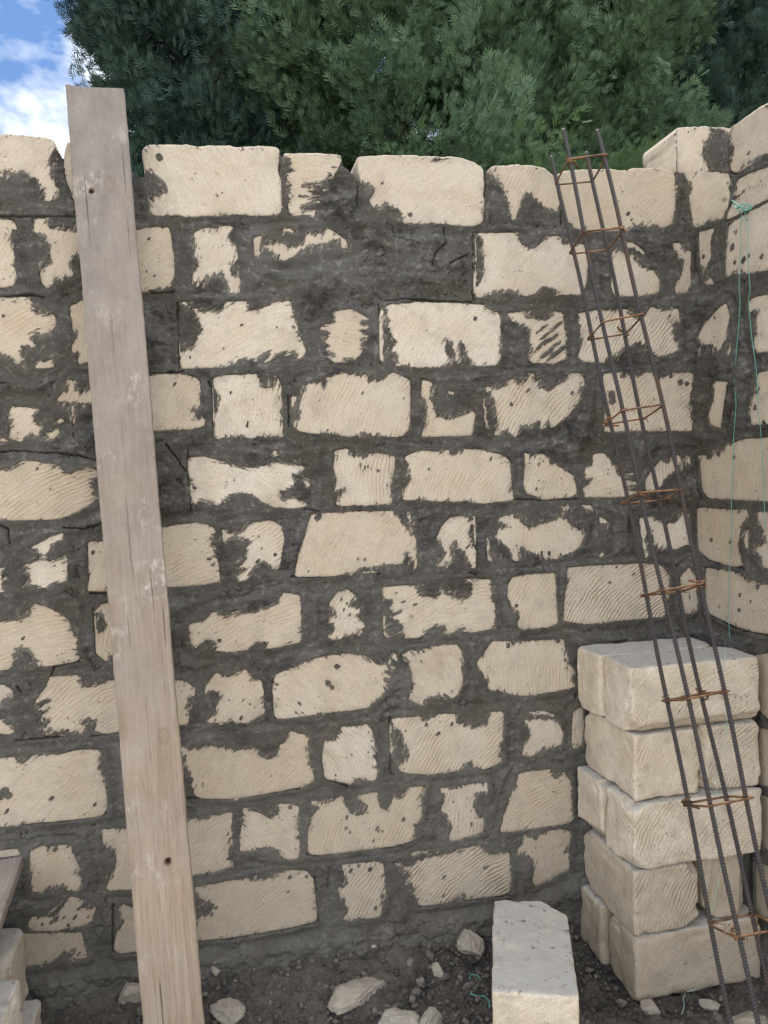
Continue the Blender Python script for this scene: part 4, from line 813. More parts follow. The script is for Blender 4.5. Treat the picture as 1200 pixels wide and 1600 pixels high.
def plank(name, c_top, c_bot, wvec, width, thick, holes, knots, seed, top_cut=0.0, mat=WOOD):
    """a sawn board between two centre points; local Z runs up it, local X across"""
    c_top = np.array(c_top); c_bot = np.array(c_bot); zl = c_top-c_bot; L = np.linalg.norm(zl); z = zl/L
    x = np.array(wvec)-np.dot(wvec, z)*z; x /= np.linalg.norm(x); y = np.cross(z, x)
    nx, nz = 38, int(L/0.006)
    # closed cross-section loop: front face dense, then edges and back
    fx = np.linspace(-width/2, width/2, nx); prof = [(v, -thick/2) for v in fx]
    e = .0025
    prof[0] = (-width/2+e, -thick/2); prof[-1] = (width/2-e, -thick/2)
    prof += [(width/2, -thick/2+e), (width/2, thick/2-e), (width/2-e, thick/2), (-width/2+e, thick/2), (-width/2, thick/2-e), (-width/2, -thick/2+e)]
    prof = np.array(prof); n = len(prof); zs = np.linspace(0, L, nz+1)
    PX = np.tile(prof[:, 0], (nz+1, 1)); PY = np.tile(prof[:, 1], (nz+1, 1)); PZ = np.repeat(zs[:, None], n, 1)
    PX = PX + (.0014*fbm(PZ*40, np.sign(PX)*5.0, seed+1, 4, .7)+.0018*fbm(PZ*6, np.sign(PX)*3.0, seed, 3))*(np.abs(PX) > width/2-.004)
    PZ = np.where(PZ > L-.0001, PZ - top_cut*(PX/width+.5) + .0015*vnoise(PX*300, PX*0, seed), PZ)
    PZ = np.minimum(PZ, L)
    fr = (np.arange(n) < nx)[None, :]
    PY = PY + fr*.0007*fbm(PX*90, PZ*5, seed+3, 3)
    knot = np.zeros(PX.shape); ringa = np.zeros(PX.shape)
    for (hx, hz, hr) in holes:
        d = np.hypot(PX-hx, PZ-hz); PY = PY + fr*.02*(1-sstep(hr*.5, hr, d)); knot = np.maximum(knot, fr*(1-sstep(hr*.8, hr*1.6, d)))
    for (hx, hz, hr) in knots:
        d = np.hypot(PX-hx, (PZ-hz)*.65); ringa = np.maximum(ringa, fr*np.exp(-((d-hr)/(hr*.22))**2)); ringa = np.maximum(ringa, fr*.35*(d < hr))
    V = np.stack([PX.ravel(), PY.ravel(), PZ.ravel()], 1)
    idx = np.arange((nz+1)*n).reshape(nz+1, n)
    f = np.stack([idx[:-1], np.roll(idx[:-1], -1, 1), np.roll(idx[1:], -1, 1), idx[1:]], -1).reshape(-1, 4)
    o = mesh_np(name, V, [f, idx[0][::-1][None, :], idx[-1][None, :]], mat, None, False, dict(knot=knot.ravel(), ring=ringa.ravel()))
    o.matrix_world = Matrix(((x[0], y[0], z[0], c_bot[0]), (x[1], y[1], z[1], c_bot[1]), (x[2], y[2], z[2], c_bot[2]), (0, 0, 0, 1)))
    return o
ptl = on_y(105, 135, -.034); ptr = on_y(192, 146, -.034)
pbl = on_y(222, 1590, -.30); pbr = on_y(320, 1590, -.30)
ct = (ptl+ptr)/2; cb = (pbl+pbr)/2; ct[2] = max(ptl[2], ptr[2])
dr = (ct-cb); cb = cb - dr*((cb[2]-0.02)/dr[2])
pw = 0.1425
Lp = np.linalg.norm(ct-cb)
def plank_uv(px, py):
    # photo px -> plank local (x, z)
    v = ray(px, py); z = (ct-cb)/Lp; x = np.array([1, 0, 0.])-z[0]*z; x /= np.linalg.norm(x); y = np.cross(z, x)
    t = np.dot(cb-CAM, y)/np.dot(v, y); q = CAM+v*t-cb; return np.dot(q, x), np.dot(q, z)
h1 = plank_uv(144, 302); h2 = plank_uv(263, 1343); k1 = plank_uv(173, 292); k2 = plank_uv(257, 1148); k3 = plank_uv(193, 1142)
h3 = plank_uv(243, 720)
pk = plank('wooden_plank', ct, cb, (1, 0, 0), pw, .028, [(h1[0], h1[1], .0060), (h2[0], h2[1], .0075)],
           [(k1[0], k1[1], .012), (k2[0], k2[1], .012), (k3[0], k3[1], .009), (h3[0], h3[1], .006)], 3, top_cut=.024)
tag(pk, 'tall weathered wooden plank leaning upright against the left part of the wall', 'plank')
# grey board end resting on the pile
zb = .500
q1 = on_z(36, 1338, zb); q0 = on_z(2, 1436, zb); dirb = (q0-q1)/np.linalg.norm(q0-q1); side = np.cross(dirb, [0, 0, 1]); side = side if side[0] < 0 else -side
WOOD2 = wood_material('grey_wood', (0.17, 0.14, 0.125, 1), (0.27, 0.225, 0.20, 1), (0.15, 0.12, 0.10, 1), (0.22, 0.20, 0.19, 1))
cA = q1+side*.08-np.array([0, 0, .014])+dirb*0.0; cB = cA+dirb*1.1
bd = plank('wooden_board', cB, cA, side, .16, .028, [], [], 8, mat=WOOD2)
tag(bd, 'dark grey board lying flat on the block pile at the lower left edge', 'board')

# ------------------------------------------------------------------ reinforcement cage
def metal_material(name, c1, c2, rough=.6, metal=.5, thr=(.4, .6), sc=30):
    m, nt, b = newmat(name); g = G(nt); P = g.n('ShaderNodeNewGeometry').outputs['Position']
    c = g.mix(g.ramp(g.noise(P, sc, 5, .65), *thr), c1, c2)
    c = g.mix(g.math('MULTIPLY', g.ramp(g.noise(P, 300, 3, .7), .5, .7), .4), c, (0.16, 0.07, 0.03, 1))
    g.l(c, b.inputs['Base Color']); b.inputs['Metallic'].default_value = metal; b.inputs['Roughness'].default_value = rough
    g.l(g.bump(g.noise(P, 500, 3), .0008, .6), b.inputs['Normal']); return m
STEEL = metal_material('rebar_steel', (0.050, 0.050, 0.055, 1), (0.085, 0.055, 0.040, 1), .5, .4, (.52, .68), 8)
RUST = metal_material('rusty_wire', (0.070, 0.042, 0.028, 1), (0.20, 0.105, 0.050, 1), .7, .25, (.38, .62), 22)
def tube(pts, rad, n=8, radf=None, closed=False):
    pts = np.asarray(pts, float); m = len(pts)
    T = np.gradient(pts, axis=0) if not closed else np.roll(pts, -1, 0)-np.roll(pts, 1, 0)
    T /= np.linalg.norm(T, axis=1)[:, None]+1e-12
    up = np.array([0, 0, 1.]) if abs(T[0][2]) < .9 else np.array([1., 0, 0])
    Bv = np.cross(T[0], up); Bv /= np.linalg.norm(Bv); fr = []
    for i in range(m):
        Bv = Bv-np.dot(Bv, T[i])*T[i]; Bv /= np.linalg.norm(Bv); fr.append((Bv.copy(), np.cross(T[i], Bv)))
    th = np.linspace(0, 2*math.pi, n, endpoint=False); V = []
    for i in range(m):
        r = rad if radf is None else radf(i, th)
        V.append(pts[i]+(np.cos(th)*r)[:, None]*fr[i][0]+(np.sin(th)*r)[:, None]*fr[i][1])
    V = np.vstack(V); idx = np.arange(m*n).reshape(m, n)
    if closed: a_, b_ = idx, np.roll(idx, -1, 0)
    else: a_, b_ = idx[:-1], idx[1:]
    f = np.stack([a_, b_, np.roll(b_, -1, 1), np.roll(a_, -1, 1)], -1).reshape(-1, 4)
    fs = [f]
    if not closed: fs += [idx[0][None, :], idx[-1][::-1][None, :]]
    return V, fs
def join(parts):
    V = []; F = {}; off = 0
    for v, fs in parts:
        for f in fs: F.setdefault(f.shape[1], []).append(f+off)
        V.append(v); off += len(v)
    return np.vstack(V), [np.vstack(x) for x in F.values()]
DT, DB = 2.13, 1.74
# near pair (A, B) and far pair (C, D) traced in the photo at stirrup 1 and stirrup 8
At, Bt = at_depth(892, 250, DT), at_depth(943, 247, DT)
Ab, Bb = at_depth(1105, 1250, DB), at_depth(1170, 1250, DB)
mid_t = (At+Bt)/2; mid_b = (Ab+Bb)/2; ax = mid_b-mid_t; LA = np.linalg.norm(ax); ax /= LA
wd = ((Bt-At)/np.linalg.norm(Bt-At)+(Bb-Ab)/np.linalg.norm(Bb-Ab)); wd -= np.dot(wd, ax)*ax; wd /= np.linalg.norm(wd)
dn = np.cross(ax, wd); dn = dn if dn[1] > 0 else -dn       # away from the camera
# the far pair shows left of the near one: the square stands a little askew
Ct, Cb = at_depth(876, 288, DT+.080), at_depth(1077, 1256, DB+.078)
wd -= np.dot(wd, ax)*ax; wd /= np.linalg.norm(wd)
dn = (Ct-At)/np.linalg.norm(Ct-At)+(Cb-Ab)/np.linalg.norm(Cb-Ab); dn -= np.dot(dn, ax)*ax; dn /= np.linalg.norm(dn)
CW = 0.093; DW = 0.092
cage = empty('rebar_cage', tuple(mid_b+ax*.4))
tag(cage, 'rusty cage of four ribbed steel bars with wire stirrups leaning against the wall', 'rebar cage')
def cagept(t, i, j): return mid_t+ax*t+wd*(i*CW/2)+dn*((j+1)*DW/2)
tend = LA*1.0
while (mid_t+ax*(tend))[2] > 0.03: tend += .01
M_inv = Matrix.Translation(Vector(cage.location)).inverted()
def cage_part(name, V, fs, mat):
    return mesh_np(name, V-np.array(cage.location), fs, mat, cage, True)
topoff = {(-1, -1): (884, 203), (1, -1): (935, 203), (-1, 1): (873, 243), (1, 1): (918, 240)}
for (i, j), (tx, ty) in topoff.items():
    # start where the projected bar reaches the traced top
    t = 0.3
    while project(cagept(t, i, j))[1] > ty and t > -.5: t -= .003
    # cut each bar where its own foot meets the soil
    te = tend
    while cagept(te, i, j)[2] < .03: te -= .01
    n = int((te-t)/.0035); ts = np.linspace(t, te, n)
    bend = lambda q: 0.0045*math.sin(q*2.3+i*1.3+j)+.0015*math.sin(q*9+i*3+j*2)
    pts = np.array([cagept(q, i, j)+wd*bend(q)+dn*bend(q+1) for q in ts])
    rf = lambda k, th: 0.0043+0.0020*((k+np.where(np.sin(th) > 0, 0, 1)) % 2)*(np.abs(np.sin(th)) > .25)+0.0008*(np.abs(np.sin(th)) <= .25)
    V, fs = tube(pts, .006, 10, rf); cage_part('ribbed_bar', V, fs, STEEL).data.shade_flat()
rg = random.Random(4)
sy = [267, 378, 511, 648, 774, 922, 1086, 1251, 1443]
ts_ = []
for y in sy:
    t = -.1
    while project(mid_t+ax*t+dn*DW/2)[1] < y: t += .002
    ts_.append(t)
ts_.append(ts_[-1]+.26)
for k, t in enumerate(ts_):
    if t > tend-.05: continue
    e = .0088; pts = []
    tilt = [rg.uniform(-.012, .012) for _ in range(4)]
    cor = [(-1, -1), (1, -1), (1, 1), (-1, 1)]
    P4 = [cagept(t+tilt[q]*.6, *c)+wd*c[0]*e+dn*c[1]*e for q, c in enumerate(cor)]
    for q in range(4):
        a_, b_, c_ = P4[q-1], P4[q], P4[(q+1) % 4]
        for s in (0, .5, 1):
            p0 = b_+(a_-b_)/np.linalg.norm(a_-b_)*.008; p2 = b_+(c_-b_)/np.linalg.norm(c_-b_)*.008
            pts.append((1-s)**2*p0+2*s*(1-s)*b_+s*s*p2)
    parts = [tube(pts, .0027, 8, closed=True)]
    # the two hooked ends of the stirrup turned in at one corner
    qc = k % 4; c = P4[qc]; ctr = sum(P4)/4; inn = (ctr-c)/np.linalg.norm(ctr-c)
    for s_ in (-1, 1):
        sd_ = wd*s_*.01
        parts.append(tube([c+ax*.004*s_, c+inn*.012+sd_+ax*.007*s_, c+inn*.030+sd_*.8+ax*.014*s_], .0029, 8))
    V, fs = join(parts); st = cage_part('stirrup', V, fs, RUST)
    # binding wire at the corners
    for q in range(4):
        if rg.random() < .7:
            c0 = cagept(t, *cor[q]); pw_ = []
            for a_ in np.linspace(0, 4*math.pi, 22):
                pw_.append(c0+wd*math.cos(a_)*.0088+dn*math.sin(a_)*.0088+ax*(.012*(a_/12.6-.5)))
            pw_.append(pw_[-1]+(wd*rg.uniform(-1, 1)-dn)*.012); pw_.append(pw_[-1]+ax*.01)
            V, fs = tube(pw_, .0009, 5); tw_ = cage_part('tie_wire', V, fs, RUST)

# ------------------------------------------------------------------ string
m, nt_, b_ = newmat('teal_string'); b_.inputs['Base Color'].default_value = (0.10, 0.30, 0.26, 1); b_.inputs['Roughness'].default_value = .6; TEAL = m
m, nt_, b_ = newmat('pale_string'); b_.inputs['Base Color'].default_value = (0.30, 0.42, 0.36, 1); PALE = m
def spline(P, n=8):
    P = np.asarray(P, float); out_ = []
    Q = np.vstack([2*P[0]-P[1], P, 2*P[-1]-P[-2]])
    for i in range(1, len(Q)-2):
        for t in np.linspace(0, 1, n, endpoint=False):
            a_, b2_, c_, d_ = Q[i-1:i+3]
            out_.append(.5*((2*b2_)+(c_-a_)*t+(2*a_-5*b2_+4*c_-d_)*t*t+(3*b2_-a_-3*c_+d_)*t**3))
    out_.append(P[-1]); return np.array(out_)
sx = XC-.012
S1 = [(1161, 322), (1158, 345), (1157, 400), (1155, 450), (1156, 480), (1150, 560), (1147, 600), (1150, 630), (1146, 690), (1146, 720), (1143, 780), (1143, 840), (1139, 900), (1138, 960), (1141, 1000)]
S2 = [(1163, 322), (1168, 360), (1168, 400), (1172, 450), (1170, 470), (1175, 530), (1182, 580), (1185, 640), (1190, 690), (1193, 760), (1196, 830)]
parts = [tube(spline([on_x(x, y, sx-.003*(i % 2)) for i, (x, y) in enumerate(S)]), .0011, 5) for S in (S1, S2)]
kn = spline([on_x(x, y, sx-.004-.003*(i % 3)) for i, (x, y) in enumerate([(1144, 313), (1152, 319), (1160, 324), (1170, 320), (1174, 326), (1163, 328), (1150, 318), (1146, 322), (1158, 330), (1172, 324), (1162, 318), (1150, 326), (1160, 322)])])
parts.append(tube(kn, .0015, 5))
V, fs = join(parts)
o = mesh_np('string', V, fs, TEAL); tag(o, 'teal string knotted at the top of the right-hand side wall and hanging down it', 'string')
S3 = [(1134, 1012, -.32), (1132, 1030, -.33), (1130, 1060, -.33), (1133, 1100, -.33), (1136, 1140, -.335), (1128, 1170, -.33), (1121, 1200, -.33), (1120, 1260, -.34), (1122, 1300, -.335), (1128, 1340, -.335), (1118, 1400, -.335), (1108, 1440, -.335)]
V, fs = tube(spline([on_y(x, y, z) for x, y, z in S3]), .0009, 5)
o = mesh_np('string', V, fs, PALE); tag(o, 'thin pale string trailing down the front of the stacked pier', 'string')

# ------------------------------------------------------------------ ground
def ground_z(x, y):
    x = np.asarray(x, float); y = np.asarray(y, float)
    near = np.exp(-np.maximum(-y, 0)/0.11)
    inside = (y < .3)
    z = (0.055+0.015*np.sin(x*3+1)+.03*sstep(.9, .3, x))*near*inside*(x < XC+.1)
    z = z*sstep(XC+.05, XC-.45, x)+0
    z = z + 0.075*np.exp(-(((x-.735)/.17)**2+((y+.37)/.22)**2)**2)
    z = z + 0.012*fbm(x*5, y*5, 3, 3)*(np.hypot(x, y) < 6) + 0.010*fbm(x*22, y*22, 8, 4)*(np.hypot(x, y) < 4)
    pier_m = (x > X0-.03) & (x < X1+.03) & (y > Y0-.02) & (y < 0)
    return np.where(pier_m, np.minimum(z, -.002), z)
def axis(lo, hi, a_, b_, s, g_=1.18):
    c = list(np.arange(a_, b_, s)); L = [a_]; st = s
    while L[-1] > lo: st *= g_; L.append(L[-1]-st)
    Rr = [c[-1]]; st = s
    while Rr[-1] < hi: st *= g_; Rr.append(Rr[-1]+st)
    return np.array(L[:0:-1]+c+Rr[1:])
gx = axis(-300, 300, -.85, 1.65, .0055); gy = axis(-300, 300, -.70, .03, .0055)
GX, GY = np.meshgrid(gx, gy); GZ = ground_z(GX, GY)
finem = (np.abs(GX-.3) < 1.5) & (GY > -.9) & (GY < .1)
clod = fbm(GX*46, GY*46, 21, 4, .6); GZ = GZ + finem*(.012*clod + .008*np.maximum(0, fbm(GX*18, GY*18, 33, 2))) + .006*fbm(GX*95, GY*95, 13, 2)*finem + finem*.007*(1-worley(GX/.024, GY/.024, 5)**2)*sstep(-.1, .4, fbm(GX*9, GY*9, 15, 2))
def ground_material():
    m, nt, b = newmat('soil'); g = G(nt); P = g.n('ShaderNodeNewGeometry').outputs['Position']
    sp = g.n('ShaderNodeSeparateXYZ'); g.l(P, sp.inputs[0])
    dark = g.mix(g.ramp(g.noise(P, 7, 5, .6), .38, .62), (0.034, 0.031, 0.030, 1), (0.150, 0.134, 0.115, 1))
    crumb = g.ramp(g.noise(P, 60, 7, .8), .45, .60)
    dark = g.mix(g.math('MULTIPLY', crumb, .62), dark, (0.19, 0.175, 0.155, 1))
    grit = g.ramp(g.noise(P, 150, 4, .7), .66, .72)
    dark = g.mix(grit, dark, (0.34, 0.30, 0.24, 1))
    sand = g.mix(g.ramp(g.noise(P, 3, 6, .7), .35, .65), (0.50, 0.43, 0.34, 1), (0.62, 0.55, 0.45, 1))
    # churned damp soil along the wall, dry trodden stone dust over the rest of the yard
    wob = g.math('ADD', sp.outputs['Y'], g.math('MULTIPLY', g.math('SUBTRACT', g.noise(P, 3.5, 5, .65), .5), .55))
    f = g.ramp(g.math('MULTIPLY', wob, -1.0), .38, .68)
    c = g.mix(f, dark, sand)
    g.l(c, b.inputs['Base Color'])
    h = g.math('ADD', g.noise(P, 70, 6, .8), g.math('MULTIPLY', g.noise(P, 240, 4, .7), .35))
    g.l(g.bump(h, .018, 1.0), b.inputs['Normal']); b.inputs['Roughness'].default_value = .97
    return m
SOIL = ground_material()
idx = np.arange(GX.size).reshape(GX.shape)
f = np.stack([idx[:-1, :-1], idx[:-1, 1:], idx[1:, 1:], idx[1:, :-1]], -1).reshape(-1, 4)
o = mesh_np('ground', np.stack([GX.ravel(), GY.ravel(), GZ.ravel()], 1), f, SOIL); tag(o, kind='structure')

# gravel and mortar crumbs
def pebble_template(seed, sub=2):
    bm = bmesh.new(); bmesh.ops.create_icosphere(bm, subdivisions=sub, radius=1)
    of = Vector((seed*3.3, 1, seed))
    for v in bm.verts: v.co *= 1+.45*mnoise.noise(v.co*1.3+of)+.16*mnoise.noise(v.co*3.7+of)
    bm.verts.index_update()
    V = np.array([v.co[:] for v in bm.verts]); Fc = np.array([[v.index for v in f.verts] for f in bm.faces]); bm.free(); return V, Fc
def gravel_material(name, cols):
    m, nt, b = newmat(name); g = G(nt); geo = g.n('ShaderNodeNewGeometry'); P = geo.outputs['Position']
    r = g.n('ShaderNodeValToRGB'); g.l(geo.outputs['Random Per Island'], r.inputs[0]); els = r.color_ramp.elements
    els[0].color = cols[0]; els[-1].color = cols[-1]
    for i, c in enumerate(cols[1:-1]): e_ = els.new((i+1)/(len(cols)-1)); e_.color = c
    r.color_ramp.interpolation = 'CONSTANT'
    c = g.mix(g.math('MULTIPLY', g.ramp(g.noise(P, 120, 5, .7), .40, .66), .55), r.outputs[0], (0.075, 0.065, 0.055, 1))
    g.l(c, b.inputs['Base Color']); g.l(g.bump(g.noise(P, 200, 5, .7), .003, .9), b.inputs['Normal']); return m
GRAV = gravel_material('gravel', [(0.075, 0.066, 0.058, 1), (0.10, 0.092, 0.082, 1), (0.14, 0.13, 0.115, 1), (0.05, 0.046, 0.043, 1), (0.18, 0.165, 0.145, 1), (0.095, 0.087, 0.079, 1), (0.12, 0.11, 0.10, 1), (0.06, 0.055, 0.05, 1), (0.15, 0.13, 0.105, 1), (0.28, 0.26, 0.225, 1)])
T = [pebble_template(s) for s in range(6)]
parts = []; R = random.Random(12)
for i in range(10500):
    x = R.uniform(-.95, 1.65); y = -abs(R.gauss(0, .30)) if R.random() < .7 else R.uniform(-.9, 0)
    if y > -.012 or y < -.95: continue
    if X0-.015 < x < X1+.015 and y > Y0-.015: continue
    s = min(.015, .0019*math.exp(R.gauss(.30, .68)))
    V, Fc = T[R.randrange(6)]
    M = np.array(Matrix.Rotation(R.uniform(0, 6.28), 3, Vector((R.uniform(-1, 1), R.uniform(-1, 1), R.uniform(-1, 1))).normalized()))
    sc = np.array([s, s*R.uniform(.6, 1), s*R.uniform(.45, .9)])
    parts.append((V*sc@M.T+np.array([x, y, float(ground_z(x, y))+.004+s*.25]), [Fc]))
V, fs = join(parts)
o = mesh_np('gravel', V, fs, GRAV, None, False); tag(o, 'grey gravel and mortar crumbs scattered over the dark soil', 'gravel', kind='stuff')

def stone(px, py, w_px, h_px, seed, label, cat='stone', tint=.3, grey=.1, z=None, group=None, rotz=None, flat=.5):
    z0 = 0.03 if z is None else z
    q = on_z(px, py, z0); depth = np.dot(q-CAM, fv)
    q[2] = float(ground_z(q[0], q[1]))+.008
    s = w_px/2/F*depth
    bm = bmesh.new(); bmesh.ops.create_icosphere(bm, subdivisions=5, radius=1); of = Vector((seed*1.9, seed*.7, 2))
    R = random.Random(seed); pl = []
    for _ in range(9):
        n = Vector((R.gauss(0, 1), R.gauss(0, 1), R.gauss(0, 1))).normalized(); pl.append((n, R.uniform(.55, .85)))
    for v in bm.verts:
        p = v.co.copy()*(1+.2*mnoise.noise(v.co*1.2+of))
        for n, d in pl:
            t = p.dot(n)-d
            if t > 0: p -= n*t*.92
        p += v.co*(.09*mnoise.noise(v.co*4+of)+.05*mnoise.noise(v.co*11+of)+.02*mnoise.noise(v.co*25+of))
        v.co = Vector((p.x*s*1.15, p.y*s*.8, p.z*s*flat*1.3))
    for f in bm.faces: f.smooth = True
    me = bpy.data.meshes.new('stone'); bm.to_mesh(me); bm.free(); nv = len(me.vertices)
    me.uv_layers.new(name='grain')
    for k, v in dict(dirt=.30, tint=tint, groove=0., grey=min(1, grey+.35), dust=.35).items():
        a_ = me.attributes.new(k, 'FLOAT', 'POINT'); a_.data.foreach_set('value', np.full(nv, v, dtype=np.float32))
    me.materials.append(STONE3); o = bpy.data.objects.new('rubble_stone', me); col.objects.link(o)
    o.location = q; o.rotation_euler = (R.uniform(-.2, .2), R.uniform(-.2, .2), rotz if rotz is not None else R.uniform(0, 3))
    tag(o, label, cat, group or 'broken stones on the soil'); return o
stone(556, 1558, 84, 50, 1, 'flat pale flake of limestone lying on the soil between plank and foreground block', tint=.4, grey=.35, flat=.30, rotz=.45)
stone(624, 1597, 62, 46, 2, 'pale grey stone cut by the bottom edge, right below the flat flake', tint=.8, grey=.25, flat=.6)
stone(670, 1592, 40, 36, 3, 'small pale grey stone at the bottom edge, right neighbour of a bigger pale stone', tint=.8, grey=.3, flat=.7)
stone(734, 1494, 42, 52, 4, 'brown upright chunk of stone beside the left side of the foreground block', tint=0, grey=.55, flat=.9)
stone(207, 1583, 44, 40, 5, 'grey lump of rubble on the soil just left of the plank foot', tint=.3, grey=.6, flat=.8)
stone(442, 1510, 30, 26, 6, 'small round grey clod on the soil left above the flat flake', tint=.3, grey=.7, flat=.8)
stone(337, 1550, 30, 20, 7, 'grey stone chip peeking out right of the plank foot', tint=.4, grey=.6, flat=.5)
stone(355, 1592, 50, 26, 8, 'grey lump at the bottom edge right of the plank', tint=.3, grey=.65, flat=.6)
stone(684, 1524, 26, 16, 9, 'flat brown pebble on the soil above the two pale stones at the bottom edge', tint=.1, grey=.65, flat=.5)
stone(585, 1512, 11, 10, 10, 'tiny white chip on the dark soil above the flat flake', tint=1, grey=0, flat=.8)
stone(1016, 1568, 32, 20, 11, 'small grey stone at the foot of the front corner of the stacked pier', tint=.3, grey=.6, flat=.6)
stone(1110, 1560, 34, 18, 12, 'low brown stone on the soil right in front of the stacked pier', tint=.1, grey=.6, flat=.5)
stone(1178, 1592, 60, 26, 13, 'tan stone in the lower right corner under the rebar cage', tint=.1, grey=.15, flat=.5)
stone(380, 1532, 20, 14, 14, 'small dark clod on the soil between plank and round clod', tint=.2, grey=.8, flat=.7)
G1 = [(733, 1530), (737, 1523), (747, 1525), (751, 1536), (743, 1545), (736, 1552), (745, 1556), (757, 1557), (764, 1565), (765, 1575)]
def gp(x, y, up=.010):
    q = on_z(x, y, .03); q = on_z(x, y, float(ground_z(q[0], q[1]))+up); return q
V, fs = tube(spline([gp(x, y, .012+.005*(i % 3)) for i, (x, y) in enumerate(G1)]), .0017, 6)
o = mesh_np('string', V, fs, TEAL); tag(o, 'short curl of teal string on the soil beside the foreground block', 'string')
G2 = [(1098, 1512), (1095, 1530), (1088, 1545), (1076, 1549), (1068, 1558), (1069, 1572), (1065, 1585)]
V, fs = tube(spline([gp(x, y, .012) for i, (x, y) in enumerate(G2)]), .0012, 6)
o = mesh_np('string', V, fs, PALE); tag(o, 'short pale string scrap on the soil in front of the stacked pier', 'string')

# ------------------------------------------------------------------ trees
def leaf_material(name, a_, b_, c_):
    m, nt, b = newmat(name); g = G(nt); geo = g.n('ShaderNodeNewGeometry'); P = geo.outputs['Position']
    c = g.mix(g.ramp(g.noise(P, 2.3, 4, .6), .36, .64), a_, b_)
    c = g.mix(g.math('MULTIPLY', geo.outputs['Random Per Island'], .45), c, c_)
    g.l(c, b.inputs['Base Color']); b.inputs['Roughness'].default_value = .6
    tr = g.n('ShaderNodeBsdfTranslucent'); g.l(g.mix(.5, c, c_), tr.inputs['Color'])
    ms = g.n('ShaderNodeMixShader'); ms.inputs[0].default_value = .22
    o_ = [n for n in nt.nodes if n.type == 'OUTPUT_MATERIAL'][0]
    g.l(b.outputs[0], ms.inputs[1]); g.l(tr.outputs[0], ms.inputs[2]); g.l(ms.outputs[0], o_.inputs[0])
    return m
LEAF1 = leaf_material('dark_foliage', (0.020, 0.044, 0.044, 1), (0.038, 0.076, 0.062, 1), (0.066, 0.115, 0.076, 1))
LEAF2 = leaf_material('green_foliage', (0.036, 0.078, 0.058, 1), (0.080, 0.142, 0.086, 1), (0.165, 0.25, 0.115, 1))
LEAF3 = leaf_material('fresh_foliage', (0.045, 0.090, 0.040, 1), (0.066, 0.122, 0.050, 1), (0.095, 0.155, 0.06, 1))
m, nt_, b_ = newmat('bark'); g = G(nt_); P = g.n('ShaderNodeTexCoord').outputs['Object']
g.l(g.mix(g.noise(g.mapping(P, scale=(1, 1, .15)), 40, 5, .7), (0.05, 0.035, 0.025, 1), (0.14, 0.10, 0.075, 1)), b_.inputs['Base Color'])
g.l(g.bump(g.noise(g.mapping(P, scale=(1, 1, .15)), 40, 5, .7), .01), b_.inputs['Normal']); BARK = m
def spray_template():
    """a flat fan of scale-leaf twigs, about 1 long, in the local XZ plane, growing along +Z"""
    V = []; Fq = []
    def leaf(o_, d, L, w_):
        d = np.array(d)/np.linalg.norm(d); s = np.array([d[2], 0, -d[0]]); o_ = np.array(o_); k = len(V)
        V.extend([o_, o_+d*L*.55+s*w_+[0, .03, 0], o_+d*L, o_+d*L*.55-s*w_+[0, -.03, 0]]); Fq.append([k, k+1, k+2, k+3])
    leaf((0, 0, 0), (0.05, .02, 1), 1.0, .030)
    for i, (z, sx_, L) in enumerate(((.02, .62, .72), (.10, -.70, .66), (.30, .60, .60), (.42, -.55, .52))):
        leaf((0, 0, z), (sx_, .25*(-1)**i, 1.15), L, .034)
    return np.array(V), np.array(Fq)
SV, SF = spray_template()
